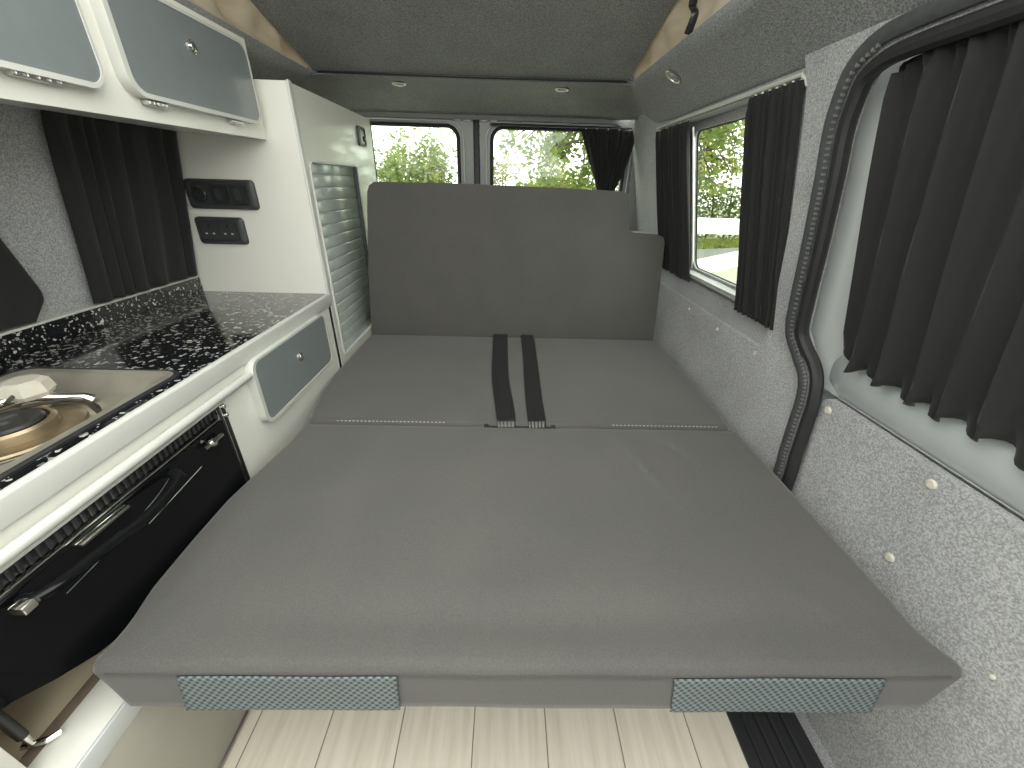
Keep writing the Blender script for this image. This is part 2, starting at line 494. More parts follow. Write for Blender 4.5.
loops.append([V((x, y, 1.4065)) for x, y in u_path(OX0 - .004, Y0, OX1 + .004, 0, OY + .002, .014)])
loops.append([V((x, y, 1.3995 if y < OY - .02 else 1.405)) for x, y in inner])
K = 12
for k in range(K + 1):
    t = k / K; L = []
    for i in range(n_in):
        p, q = inner[i], outer[i]
        rear = max(0, min(1, (q[1] - 1.8) / .35))
        s = max(0, t - .03)
        g = lerp(s ** 1.15, s ** 3.2, rear)
        pos = lerp(0.01, 1, t)
        zi = lerp(1.376, 1.403, rear) + (.012 * (1 - rear) if k == 0 else 0)
        L.append(V((lerp(p[0], q[0], pos), lerp(p[1], q[1], pos), lerp(zi, z_outer(i), g))))
    loops.append(L)
bm = bmesh.new(); loft(bm, loops, closed=False)
c = obj('ceiling', bm, 'carpet_roof_shaded', smooth=40)
sm = c.modifiers.new('thick', 'SOLIDIFY'); sm.thickness = .012; sm.offset = 1
struct(c)

# raised roof lining hinged at the rear edge of the opening
def zroof(y): return 1.408 + .225 * (1.772 - y)
def lining(u, v, w): return V((u, v, zroof(v) + w + .03 * (1 - ((u + .14) / .56) ** 2) * (1.77 - v) * .25))
YR = .75
bm = plate([(-.712, YR), (.432, YR), (.432, 1.772), (-.712, 1.772)], [], lining, .03, cuts_u=(-.5, -.3, -.14, .05, .25), cuts_v=(.8, 1.3))
struct(obj('ceiling_raised_roof', bm, 'carpet_roof_shaded'))
bm = bmesh.new(); tube(bm, [(-.70, 1.774, 1.404), (-.14, 1.776, 1.402), (.43, 1.774, 1.404)], .0025, 8)
box(bm, -.752, .475, 1.772, 1.80, 1.4085, 1.445)
struct(obj('trim_2', bm, 'rubber'))

# canvas sides of the raised roof
def canvas(name, xs, sgn, label):
    bm = bmesh.new(); nu, nv = 60, 10; R = []
    for i in range(nu + 1):
        y = lerp(1.765, YR, i / nu); row = []
        zt = zroof(y) + .004
        for j in range(nv + 1):
            t = j / nv
            z = lerp(1.403, zt + .012, t)
            d = .014 * sin(t * pi) * sin(y * 19 + 2 * t) + .01 * sin(t * pi) * sin(y * 43)
            row.append(bm.verts.new((xs + sgn * (.012 + .02 * sin(t * pi) * min(1, i / 8) + d * min(1, i / 12) - .024 * t), y, z)))
        R.append(row)
    for i in range(nu):
        for j in range(nv): bm.faces.new((R[i][j], R[i + 1][j], R[i + 1][j + 1], R[i][j + 1]))
    o = obj(name, bm, 'canvas', smooth=60)
    m = o.modifiers.new('thick', 'SOLIDIFY'); m.thickness = .003
    return tag(o, label, 'canvas')
canvas('roof_canvas', .447, 1, 'beige fabric side of the raised roof above the sliding door side')
canvas('roof_canvas', -.722, -1, 'beige fabric side of the raised roof above the kitchen lockers')
bm = bmesh.new()
tube(bm, catmull([(.448, 1.27, 1.408), (.45, 1.25, 1.44), (.448, 1.275, 1.465), (.440, 1.24, 1.51)], 5), .013, 8, flat=.4)
tag(obj('strap', bm, 'webbing'), 'black strap hanging over the beige canvas at the roof opening', 'strap')

# recessed downlights
def downlight(x, y, z, nrm, label):
    t = thing('downlight', label, 'light', (x, y, z), 'recessed ceiling lights')
    q = V((0, 0, -1)).rotation_difference(V(nrm)).to_matrix().to_4x4()
    b = lathe(bmesh.new(), [(.027, .002), (.028, -.002), (.025, -.004), (.021, -.0035), (.020, .001)], (0, 0, 0))
    a = obj('bezel', b, 'alu', None); a.parent = t; a.matrix_local = q
    b = lathe(bmesh.new(), [(.0205, .001), (.0202, -.0015), (.012, -.002), (.002, -.002)], (0, 0, 0))
    a = obj('lens', b, 'lamp_glass', None); a.parent = t; a.matrix_local = q
downlight(-.437, 1.90, 1.4005, (0, -.06, -1), 'round recessed downlight in the rear ceiling nearest the kitchen side')
downlight(.207, 1.905, 1.4005, (0, -.06, -1), 'round recessed downlight in the rear ceiling above the gathered rear curtain')
downlight(.482, 1.43, 1.3545, (-.5, 0, -.86), 'round recessed downlight in the sloped ceiling above the side window')

# unseen wall added to block frontal light; cab floor and low sides
YF = -1.25
struct(obj('wall_light_block', bx(-1.05, .75, YF - .03, YF, -.03, 1.15), 'carpet'))
struct(obj('floor_cab', bx(-1.05, .80, YF, Y0, -.05, -.002), 'carpet'))
struct(obj('wall_cab_left', bx(-1.06, -1.03, YF, Y0, -.03, .80), 'carpet'))
struct(obj('wall_cab_right', bx(.72, .75, YF, Y0, -.03, .80), 'carpet'))
# ------------------------------------------------------------------ sliding door
XD = .035
def map_d(u, v, w): return V((xr(v) + XD + w, u, v))
bm = plate([(Y0, .655), (.82, .655), (.91, .69), (.925, .76), (.925, 1.19), (.90, 1.25), (.85, 1.29), (Y0, 1.30)],
           [rrect(Y0 + .1, .655, .80, 1.215, .09, 8)], map_d, .03, cuts_v=(.68, .70, .72, .74, .76))
bevel_all(bm, .006, 2)
door = struct(obj('door_3', bm, 'paint'), 'silver sliding door with curtained window', 'door')
# rounded silver ledge
bm = bmesh.new(); prof = []
for k in range(11):
    a = -pi / 2 + pi * .95 * k / 10
    prof.append((XD + .002 - .022 * cos(a), .708 + .05 * sin(a)))
loops = []
for k in range(12):
    y = lerp(Y0, .742, k / 11); loops.append([V((xr(.72) + x, y, z)) for x, z in prof])
for k in range(1, 7):
    a = k / 6
    loops.append([V((xr(.72) + XD + .002 + (x - XD - .002) * (1 - a * .9), .742 + .055 * a, lerp(z, z + .02 * a, 1))) for x, z in prof])
loft(bm, loops, closed=False)
obj('ledge', bm, 'ledge', door, smooth=60)
g = plate(rrect(Y0 + .08, .68, .78, 1.235, .1, 8), [], lambda u, v, w: V((xr(v) + XD + .02 + w, u, v)), .004)
obj('glass', g, 'glass', door, smooth=0)
bm = plate([(Y0, -.1), (.728, -.1), (.730, .3), (.742, .52), (.756, .60), (.757, .645), (.748, .652), (Y0, .652)], [], lambda u, v, w: V((.722 + w, u, v)), .02)
bevel_all(bm, .004)
obj('board_panel', bm, 'carpet', door)
bm = plate([(Y0, -.12), (.93, -.12), (.93, 1.29), (Y0, 1.32)], [rrect(Y0 + .1, .655, .80, 1.215, .09, 8)], lambda u, v, w: V((xr(v) + XD + .034 + w, u, v)), .012, cuts_v=(.70, .72, .74))
obj('outer_skin', bm, 'paint', door)

# rubber seal round the aperture
path = [(.735, .0), (.735, .15), (.736, .30), (.738, .40), (.742, .456), (.749, .50), (.757, .578), (.764, .641), (.785, .693), (.835, .738), (.858, .776), (.852, .858), (.838, .975),
        (.828, 1.083), (.823, 1.162), (.809, 1.21), (.792, 1.238), (.755, 1.255), (.70, 1.260), (.6, 1.261), (.3, 1.262), (Y0, 1.262)]
sp = catmull([(0, a, b) for a, b in path], 10)
seal = thing('door_seal', 'black ribbed rubber seal round the sliding door opening', 'seal', (.70, .74, .456))
def inset(p, i, d):
    a = sp[max(i - 1, 0)]; b = sp[min(i + 1, len(sp) - 1)]; t = (b - a).normalized()
    n = V((0, t.z, -t.y))
    return p + n * d
bm = bmesh.new(); tube(bm, [V((xr(q.z) - .010, q.y, q.z)) for q in [inset(p, i, -.008) for i, p in enumerate(sp)]], .0135, 10)
obj('bulb', bm, 'rubber', seal)
bm = bmesh.new(); tube(bm, [V((xr(q.z) - .022, q.y, q.z)) for q in [inset(p, i, .018) for i, p in enumerate(sp)]], .0125, 10, flat=.45)
obj('cover_lip', bm, 'grey_rubber', seal)
# ribs along the lip
dense = catmull([(0, a, b) for a, b in path[3:18]], 24)
bm = bmesh.new(); acc = 0
for i in range(1, len(dense)):
    acc += (dense[i] - dense[i - 1]).length
    if acc > .0085:
        acc = 0
        t = (dense[i] - dense[i - 1]).normalized(); n = V((0, t.z, -t.y)); p = dense[i] + n * .0075
        c = V((xr(p.z) - .0245, p.y, p.z))
        g = bmesh.ops.create_cube(bm, size=1)
        for v in g['verts']:
            l = v.co.copy(); v.co = c + V((1, 0, 0)) * l.x * .005 + n * l.y * .006 + t * l.z * .0036
obj('rib', bm, 'rib_rubber', seal, smooth=0)
# painted rib highlights show as a dotted line on the lip
seal_n = len(dense)

# screw caps
def cap(x, y, z, label, rr=.009):
    b = lathe(bmesh.new(), [(rr, .002), (rr, -.001), (rr * .8, -.003), (rr * .35, -.0036), (rr * .3, -.0022), (.0006, -.0020)], (x, y, z), 'X', 18)
    return tag(obj('screw_cap', b, 'cap'), label, 'screw cap', 'cream screw caps on the carpeted panels')
cap(.721, .735, .630, 'cream screw cap at the upper corner of the door panel beside the seal')
cap(.721, .497, .629, 'cream screw cap under the silver ledge midway along the door panel')
cap(.721, .487, .462, 'cream screw cap low on the door panel beside the bed edge', .0085)
cap(.721, .302, .438, 'pale screw cap lowest on the door panel at the front bed corner', .004)
cap(.7015, 1.445, .652, 'cream screw cap under the side window farthest from the pillar', .0065)
cap(.7015, 1.22, .650, 'cream screw cap under the side window, middle one of three', .0065)
cap(.7015, 1.00, .655, 'cream screw cap under the side window beside the pillar', .0075)

# threshold rail
rail = thing('threshold_rail', 'black ribbed step rail along the pale floor by the sliding door', 'rail', (.6, .4, 0))
obj('tread', bx(.52, .676, Y0, 1.2, -.03, .006, .003), 'black_plastic', rail)
for k in range(4):
    obj('ridge', bx(.545 + k * .03, .557 + k * .03, Y0, 1.2, .004, .012, .003), 'black_plastic', rail)

# ------------------------------------------------------------------ curtains
def curtain(name, label, ya, yb, za, zb, X, folds, amp, seed, narrow=None, ruffle=0, hooks=6, group='black curtains', axis='y', taper=None, hem=None):
    """hanging cloth: runs from ya to yb, top za, bottom zb; X(z) the plane it hangs in; taper(t) -> (ya, yb) at depth t"""
    rnd = random.Random(seed)
    nu, nv = max(60, folds * 12), 44
    ph = [rnd.uniform(-.8, .8) for _ in range(folds * 2 + 4)]
    wd = [rnd.uniform(.6, 1.35) for _ in range(folds * 2 + 4)]
    bm = bmesh.new(); R = []
    for j in range(nv + 1):
        t = j / nv; row = []
        for i in range(nu + 1):
            s = i / nu
            a, b = taper(t) if taper else (ya, yb)
            fs = s * folds
            k = int(fs)
            # uneven folds: warp phase
            wob = .35 * noise.noise(V((fs * .7, seed * 1.7, t * .5))) * 2
            w = 2 * pi * (fs + wob)
            A = amp * (.75 + .5 * noise.noise(V((fs * .9, seed + 5.1, t * 1.2))))
            head = max(0, 1 - t / .07)
            A *= (1 - .55 * head)
            d = A * (sin(w) + .28 * sin(2 * w + 1.3))
            if ruffle:
                d += ruffle * head * sin(w * 2.7 + 2) * .8
                ft = max(0, (t - .93) / .07)
                d += ruffle * ft * sin(w * 1.9 + seed)
            z_top = za(lerp(a, b, s)) if callable(za) else za
            z_bot = zb(lerp(a, b, s)) if callable(zb) else zb
            if hem: z_bot += hem * (.5 * sin(w * 1.0 + 1) + noise.noise(V((fs * 1.3, seed, 3))))
            z = lerp(z_top, z_bot, t)
            u = lerp(a, b, s) + .35 * amp * cos(w) * (1 - head)
            off = d
            if axis == 'y': row.append(bm.verts.new((X(z) + off, u, z)))
            else: row.append(bm.verts.new((u, X(z) + off, z)))
        R.append(row)
    for j in range(nv):
        for i in range(nu): bm.faces.new((R[j][i], R[j][i + 1], R[j + 1][i + 1], R[j + 1][i]))
    o = obj(name, bm, 'curtain', smooth=70)
    m = o.modifiers.new('thick', 'SOLIDIFY'); m.thickness = .0018
    tag(o, label, 'curtain', group)
    for k in range(hooks):
        s = (k + .5) / hooks; a, b = taper(0) if taper else (ya, yb)
        u = lerp(a, b, s); z = (za(u) if callable(za) else za) - .004
        if axis == 'y': p = (X(z) + (.006 if X(z) > 0 else -.006), u, z)
        else: p = (u, X(z) + .006, z)
        h = bmesh.new(); tube(h, [V(p) + V((0, 0, .010)), V(p) + V((0, 0, 0)), V(p) + V((0, 0, -.006))], .0028, 6)
        obj('curtain_hook', h, 'white_trim', o)
    return o

# side window: two curtains and two rails
XC = lambda z: xr(z) - .013
curtain('curtain', 'black pleated curtain at the rear end of the side window, beside the upright cushion', 1.80, 1.475, 1.255, .748, XC, 8, .009, 3, hooks=5, group='curtains of the side window')
curtain('curtain', 'black pleated curtain at the pillar end of the side window', 1.135, .945, 1.257, lambda y: .742, XC, 10, .008, 8, ruffle=.003, hooks=7, group='curtains of the side window')
def rail_tube(name, pts, r, label, mat='white_trim'):
    b = bmesh.new(); tube(b, catmull(pts, 6), r, 8)
    return tag(obj(name, b, mat), label, 'curtain rail')
ru = 1.268
rail_tube('curtain_rail', [(xr(1.2) - .006, 1.815, 1.225), (xr(1.25) - .006, 1.80, 1.258), (xr(ru) - .006, 1.76, ru), (xr(ru) - .006, 1.4, ru + .001), (xr(ru) - .006, 1.0, ru), (xr(ru) - .006, .955, ru - .003), (xr(1.24) - .006, .938, 1.245)], .0045, 'pale upper rail carrying the two side window curtains')
rail_tube('curtain_rail', [(xr(.76) - .002, 1.80, .760), (xr(.76) - .002, 1.4, .760), (xr(.76) - .002, .97, .760)], .006, 'silver lower rail along the sill of the side window', 'alu')

# sliding door curtain with ruffled hem
curtain('curtain', 'large black curtain with ruffled hem covering the sliding door window', .748, Y0 + .05, lambda y: 1.243 - .02 * max(0, (y - .70) / .06), lambda y: .742 + .035 * max(0, (y - .70) / .06), lambda z: xr(z) + .003, 19, .014, 21, ruffle=.010, hooks=14, hem=.014)
rail_tube('curtain_rail', [(xr(1.2) + .022, .768, 1.19), (xr(1.23) + .022, .755, 1.225), (xr(1.25) + .022, .72, 1.246), (xr(1.25) + .022, .4, 1.25), (xr(1.25) + .022, Y0 + .03, 1.25)], .006, 'dark upper rail carrying the large sliding door curtain', 'black_plastic')

# rear window curtain, gathered towards its foot
def tp(t):
    k = min(1, t / .55)
    return (lerp(.332, .435, k), lerp(.592, .525, k ** 1.6))
curtain('curtain', 'short black curtain gathered beside the rear door window', 0, 0, 1.295, .85, lambda z: 2.145, 9, .010, 31, axis='x', taper=tp, hooks=5)
rail_tube('curtain_rail', [(-.09, 2.163, 1.305), (.2, 2.163, 1.305), (.57, 2.163, 1.305), (.598, 2.163, 1.28)], .005, 'thin dark rail above the gathered rear curtain', 'black_plastic')

# kitchen window curtains
XLc = lambda z: xl(z) + .014
curtain('curtain', 'wide black curtain behind the worktop between locker and upstand', .945, 1.300, 1.172, .772, XLc, 7, .0075, 41, hooks=5, ruffle=0)
curtain('curtain', 'black curtain edge hanging behind the gas hob', Y0, .80, 1.172, .772, XLc, 11, .0085, 43, hooks=4, ruffle=0,
        taper=lambda t: (Y0, lerp(.70, .835, min(1, t / .85) ** .8) - .03 * max(0, (t - .9) / .1)))

# ------------------------------------------------------------------ bed
bed = thing('sofa_bed', 'charcoal fabric pull-out bed folded flat across the van', 'bed', (.05, .9, 0))
LEFT1 = [(.29, -.557), (.31, -.560), (.42, -.578), (.52, -.582), (.62, -.582), (.72, -.570), (.82, -.557), (.92, -.552)]
def cushion_bm(x0, x1, y0, y1, z0, z1, r, nx, ny, fn=None, rb=None, band=False):
    """rounded slab as a dense grid; fn(x,y,z,top) returns the moved point"""
    bm = bmesh.new()
    bmesh.ops.create_grid(bm, x_segments=nx, y_segments=ny, size=.5)
    # closed box out of stacked rings: build top grid, bottom grid and side rows
    bm.free(); bm = bmesh.new()
    nz = 8
    idx = {}
    def put(i, j, k):
        key = (i, j, k)
        if key in idx: return idx[key]
        # denser towards the edges
        e = lambda s: .5 - .5 * cos(pi * s) if False else s
        def ed(s, L):
            m = r * 1.6 / L
            if s < .2: return m * (s / .2)
            if s > .8: return 1 - m * ((1 - s) / .2)
            return m + (1 - 2 * m) * (s - .2) / .6
        p = V((lerp(x0, x1, ed(i / nx, x1 - x0)), lerp(y0, y1, ed(j / ny, y1 - y0)), lerp(z0, z1, k / nz)))
        rr = r if p.z > (z0 + z1) / 2 or rb is None else rb
        q = V((min(max(p.x, x0 + rr), x1 - rr), min(max(p.y, y0 + rr), y1 - rr), min(max(p.z, z0 + rr), z1 - rr)))
        d = p - q
        if d.length > 1e-9: p = q + d.normalized() * min(rr, max(abs(d.x), abs(d.y), abs(d.z)))
        if fn: p = fn(p)
        idx[key] = bm.verts.new(p); return idx[key]
    for i in range(nx):
        for j in range(ny):
            bm.faces.new((put(i, j, nz), put(i + 1, j, nz), put(i + 1, j + 1, nz), put(i, j + 1, nz)))
            bm.faces.new((put(i, j, 0), put(i, j + 1, 0), put(i + 1, j + 1, 0), put(i + 1, j, 0)))
    for k in range(nz):
        fs = []
        for i in range(nx):
            fs.append(bm.faces.new((put(i, 0, k), put(i + 1, 0, k), put(i + 1, 0, k + 1), put(i, 0, k + 1))))
            fs.append(bm.faces.new((put(i, ny, k), put(i, ny, k + 1), put(i + 1, ny, k + 1), put(i + 1, ny, k))))
        for j in range(ny):
            fs.append(bm.faces.new((put(0, j, k), put(0, j, k + 1), put(0, j + 1, k + 1), put(0, j + 1, k))))
            fs.append(bm.faces.new((put(nx, j, k), put(nx, j + 1, k), put(nx, j + 1, k + 1), put(nx, j, k + 1))))
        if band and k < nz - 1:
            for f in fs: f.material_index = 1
    return bm
def wrinkle(cx, cy, ang, L, W, h):
    ca, sa = cos(ang), sin(ang)
    def f(x, y):
        u = (x - cx) * ca + (y - cy) * sa; v = -(x - cx) * sa + (y - cy) * ca
        return 3.6 * h * math.exp(-(u / L) ** 2 - (v / W) ** 2)
    return f
WR = [wrinkle(.30, .76, radians(105), .07, .018, .004), wrinkle(.36, .72, radians(112), .08, .016, -.004), wrinkle(.42, .80, radians(120), .06, .018, .004),
      wrinkle(-.02, .80, radians(80), .05, .03, .0025), wrinkle(.12, .62, radians(95), .12, .05, -.003), wrinkle(-.30, .60, radians(100), .14, .05, .003),
      wrinkle(.52, .40, radians(130), .05, .012, .0025), wrinkle(.60, .36, radians(115), .05, .010, -.0025), wrinkle(-.50, .36, radians(60), .04, .014, .0025),
      wrinkle(.05, .37, 0, .5, .03, -.003)]
def seat_fn(p):
    s = (p.x + .58) / (1.245)
    xlft = interp(LEFT1, p.y)
    x = lerp(xlft, .662, max(0, min(1, s))) if 0 <= s <= 1 else p.x
    fl = max(0, 1 - (p.y - .296) / .07) ** 2 * max(0, min(1, (p.z - .35) / .10))
    x += .022 * fl * (1 if p.x > .5 else -.7 if p.x < -.45 else 0)
    zz = p.z
    if p.z > .43:
        e = max(0, 1 - abs((p.x - .04) / .60) ** 4) * max(0, 1 - abs((p.y - .61) / .30) ** 4)
        zz += .004 * e + sum(f(p.x, p.y) for f in WR) * min(1, (p.z - .43) / .02) + .0015 * noise.noise(p * 9) * e
    y = p.y + .004 * noise.noise(V((p.x * 5, 0, p.z * 6))) * (1 if p.y < .33 else 0)
    return V((x, y, zz))
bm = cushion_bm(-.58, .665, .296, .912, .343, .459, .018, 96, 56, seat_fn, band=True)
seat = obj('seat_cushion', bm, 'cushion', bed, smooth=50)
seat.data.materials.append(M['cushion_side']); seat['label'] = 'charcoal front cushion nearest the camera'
def back_fn(p):
    zz = p.z
    if p.z > .43:
        e = max(0, 1 - abs((p.x - .03) / .62) ** 4) * max(0, 1 - abs((p.y - 1.27) / .34) ** 4)
        zz += .005 * e + .002 * noise.noise(p * 6) * e
    left = interp([(.93, -.553), (1.0, -.572), (1.1, -.588), (1.2, -.597), (1.6, -.597)], p.y)
    right = interp([(.93, .652), (1.0, .664), (1.2, .668), (1.55, .668), (1.6, .66)], p.y)
    return V((lerp(left, right, (p.x + .597) / 1.265), p.y, zz))
bm = cushion_bm(-.597, .668, .921, 1.63, .35, .459, .02, 90, 60, back_fn)
back = obj('back_cushion', bm, 'cushion', bed, smooth=50); back['label'] = 'charcoal rear cushion under the two black straps'
# piped joint between the cushions
bm = bmesh.new(); tube(bm, [(lerp(-.545, .65, k / 30), .9165, .4435 + .001 * sin(k * 1.7)) for k in range(31)], .0058, 8)
obj('piping', bm, 'cushion', bed)
for xa, xb in ((-.47, -.155), (.31, .625)):
    bm = bmesh.new(); n = int((xb - xa) / .011)
    for k in range(n):
        x = xa + k * .011
        box(bm, x, x + .0062, .9275, .9290, .4545, .4566)
    obj('stitching', bm, 'stitch', back, smooth=0)
# front mesh fabric panels, following the cushion front
def front_panel(x0t, x1t, x0b, x1b, label):
    bm = bmesh.new(); R = []; nu, nv = 40, 14
    for j in range(nv + 1):
        t = j / nv; z = lerp(.4445, .350, t); row = []
        rr, zc = .018, .459 - .018
        d = 0
        if z > zc: d = rr - sqrt(max(0, rr * rr - (z - zc) ** 2))
        if z < .361: d = rr - sqrt(max(0, rr * rr - (.361 - z) ** 2))
        bow = .018 * t * t
        for i in range(nu + 1):
            s = i / nu
            x = lerp(lerp(x0t, x0b, t), lerp(x1t, x1b, t), s)
            y = .296 + d + .004 * noise.noise(V((x * 5, 0, z * 6))) - .0022
            row.append(bm.verts.new((x, y, z)))
        R.append(row)
    for j in range(nv):
        for i in range(nu): bm.faces.new((R[j][i], R[j][i + 1], R[j + 1][i + 1], R[j + 1][i]))
    o = obj('mesh_panel', bm, 'mesh', seat, smooth=60)
    m = o.modifiers.new('thick', 'SOLIDIFY'); m.thickness = .002
    o['label'] = label
front_panel(-.445, -.143, -.462, -.148, 'blue-grey mesh fabric panel on the cushion front at the kitchen end')
front_panel(.248, .553, .262, .57, 'blue-grey mesh fabric panel on the cushion front at the door end')
# seam along the cushion front
bm = bmesh.new(); tube(bm, [(lerp(-.545, .652, k / 40),   .296 + .0006 + .004 * noise.noise(V((lerp(-.545, .652, k / 40) * 5, 0, .447 * 6))), .4447) for k in range(41)], .0014, 6)
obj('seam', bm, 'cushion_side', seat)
# base under the cushions
b = bmesh.new(); box(b, -.56, .64, .66, 1.78, .30, .348, .004); box(b, -.54, .62, .72, .75, 0, .30, .003); box(b, -.54, .62, 1.72, 1.76, 0, .30, .003)
box(b, -.54, -.51, .72, 1.74, 0, .30, .003); box(b, .59, .62, .72, 1.74, 0, .30, .003)
obj('base_frame', b, 'black_metal', bed)
b = bmesh.new(); box(b, -.055, -.043, .905, .924, .446, .456, .001); box(b, .134, .146, .905, .924, .446, .456, .001); box(b, -.05, .14, .9105, .924, .440, .450, .001)
obj('belt_slot', b, 'dark', bed)

# seat belts
def belt(pts, w0, w1, label):
    t = thing('seat_belt', label, 'seat belt', (pts[-1][0], pts[-1][1], .46), 'seat belts in the bed joint')
    path = catmull([(x, y, z) for x, y, z in pts], 10)
    bm = bmesh.new(); R = []; n = 30
    for i, p in enumerate(path):
        s = i / (len(path) - 1); w = lerp(w0, w1, s)
        a = path[max(i - 1, 0)]; b = path[min(i + 1, len(path) - 1)]; d = (b - a).normalized()
        side = V((-d.y, d.x, 0)).normalized(); side = -side if side.x < 0 else side
        up = side.cross(d); up = -up if up.z < 0 else up
        row = []
        for k in range(n + 1):
            q = k / n
            rib = .0011 * abs(sin(q * pi * 5)) * min(1, .25 + s * 1.2)
            row.append(bm.verts.new(p + side * ((q - .5) * w) + up * rib))
        R.append(row)
    for i in range(len(R) - 1):
        for k in range(n): bm.faces.new((R[i][k], R[i][k + 1], R[i + 1][k + 1], R[i + 1][k]))
    o = obj('webbing', bm, 'webbing', t, smooth=60)
    m = o.modifiers.new('thick', 'SOLIDIFY'); m.thickness = .0014; m.offset = 1
ZB = .4655
belt([(-.022, 1.640, ZB - .003), (-.020, 1.45, ZB), (-.015, 1.2, ZB + .0005), (.002, 1.0, ZB - .001), (.006, .945, .463), (.007, .927, .456), (.0075, .917, .446)], .062, .050, 'black seat belt strap on the bed, the one nearer the kitchen')
belt([(.096, 1.640, ZB - .003), (.097, 1.45, ZB), (.094, 1.2, ZB + .0005), (.092, 1.05, ZB), (.094, .945, .463), (.0945, .927, .456), (.095, .917, .446)], .056, .048, 'black seat belt strap on the bed, the one nearer the side window')

# upright cushion
out = [(-.598, .372), (-.592, .47), (-.574, .70), (-.545, .955), (-.536, 1.02), (-.526, 1.042), (-.505, 1.055), (-.2, 1.057), (.2, 1.052), (.44, 1.046), (.458, 1.04), (.466, 1.025),
       (.474, .98), (.485, .915), (.492, .905), (.505, .900), (.60, .896), (.626, .886), (.636, .868), (.648, .72), (.664, .50), (.668, .372)]
bm = plate(out, [], lambda u, v, w: V((u, 1.642 + w + .05 * max(0, v - .46) * .35, v)), .095, cuts_v=(.45, .55, .65, .75, .85, .95), cuts_u=(-.4, -.2, 0, .2, .4))
bevel_all(bm, .014, 4, 50)
tag(obj('upright_cushion', bm, 'cushion', smooth=50), 'charcoal fabric cushion standing upright at the bed end, notched at one corner', 'cushion')

# ------------------------------------------------------------------ kitchen base unit
kit = thing('kitchen_cabinet', 'white kitchen base cabinet along the left side below the speckled worktop', 'cabinet', (-.8, .45, 0))
b = bmesh.new()
XF = -.60
box(b, -.625, XF, Y0, 1.312, .634, .676, .0)                # top rail of the front
box(b, -.625, XF, .722, 1.312, .0, .636, .0)                # end panel round the drawer
box(b, -.625, XF, .05, .222, .35, .636, .003)                 # post
box(b, -1.02, -.60, 1.288, 1.308, 0, .674, .002)
box(b, -1.02, -.63, Y0, 1.29, .655, .674, .001)
box(b, -1.02, -.62, Y0, Y0 + .02, 0, .66, .001)
obj('carcass', b, 'white', kit)
b = bmesh.new(); box(b, -1.0, -.64, .0, .722, .33, .346, .001); box(b, -.90, -.885, .0, .722, .33, .65, .001); box(b, -.9, -.64, .705, .72, .33, .64, .001)
obj('recess_lining', b, 'ply', kit)['label'] = 'pale plywood lining of the open recess below the oven'
obj('shelf_edge', bx(-.645, -.624, .05, .722, .332, .352, .001), 'ply_dark', kit)
obj('ledge', bx(-.624, -.562, Y0, .73, .335, .356, .002), 'white', kit)
obj('ledge_trim', bx(-.562, -.556, Y0, .73, .318, .3565, .002), 'paint', kit)
obj('plinth', bx(-.60, -.558, Y0, .73, .0, .320, .002), 'plinth', kit)['label'] = 'beige-grey lower panel meeting the floor'
b = bmesh.new(); tube(b, [(-.556, Y0, .004), (-.556, .72, .004)], .005, 8); obj('floor_trim', b, 'alu', kit)
# towel rail
b = bmesh.new(); tube(b, [(-.588, Y0, .6535), (-.588, .2, .6535), (-.588, .82, .6535), (-.592, .835, .6535), (-.60, .84, .6535)], .0085, 12)
obj('rail', b, 'white_trim', kit)
obj('rail', bx(-.60, -.591, Y0, .722, .634, .643, .003), 'white_trim', kit)
# drawer
def grey_door(parent, x, y0, y1, z0, z1, name, lock=None, rad=.03):
    def mp(a): return lambda u, v, w: V((x + a + w, u, v))
    d = obj(name, bevel_all(plate(rrect(y0 + .010, y1 - .004, z0 + .007, z1 - .005, rad * .75, 7), [], mp(.0), .0195), .0015, 2, 50), 'grey_door', parent)
    e = obj('edging', bevel_all(plate(rrect(y0, y1, z0, z1, rad, 7), [rrect(y0 + .011, y1 - .005, z0 + .008, z1 - .006, rad * .75, 7)], mp(.0), .021), .003, 2, 50), 'white_trim', d)
    if lock:
        ly, lz = lock
        k = obj('knob', lathe(bmesh.new(), [(.0125, 0), (.0125, .003), (.0105, .0045), (.0085, .0035), (.0080, .006), (.0065, .0068), (.001, .007)], (x + .0195, ly, lz), 'X', 22), 'chrome', d)
    return d
grey_door(kit, XF, .810, 1.208, .513, .682, 'drawer', (1.018, .610)) 
# floor side of bed: nothing more

# worktop
wt_hole = rrect(-.918, -.642, -.28, .678, .028, 6)
bm = plate([(-1.03, Y0), (-.606, Y0), (-.606, 1.308), (-1.03, 1.308)], [wt_hole], lambda u, v, w: V((u, v, .715 - w)), .038)
wt = thing('worktop', 'glossy black worktop with white flecks and a pale front edge', 'worktop', (-.8, .5, .677))
obj('slab', bm, 'worktop', wt, smooth=20)
obj('upstand', bx(-1.03, -1.012, Y0, 1.307, .7155, .762, .001), 'worktop', wt, smooth=20)
obj('upstand_trim', bx(-1.031, -1.010, Y0, 1.307, .762, .767, .002), 'white_trim', wt)
obj('front_edging', bx(-.6065, -.592, Y0, 1.306, .677, .7175, .005, 3), 'white_trim', wt)

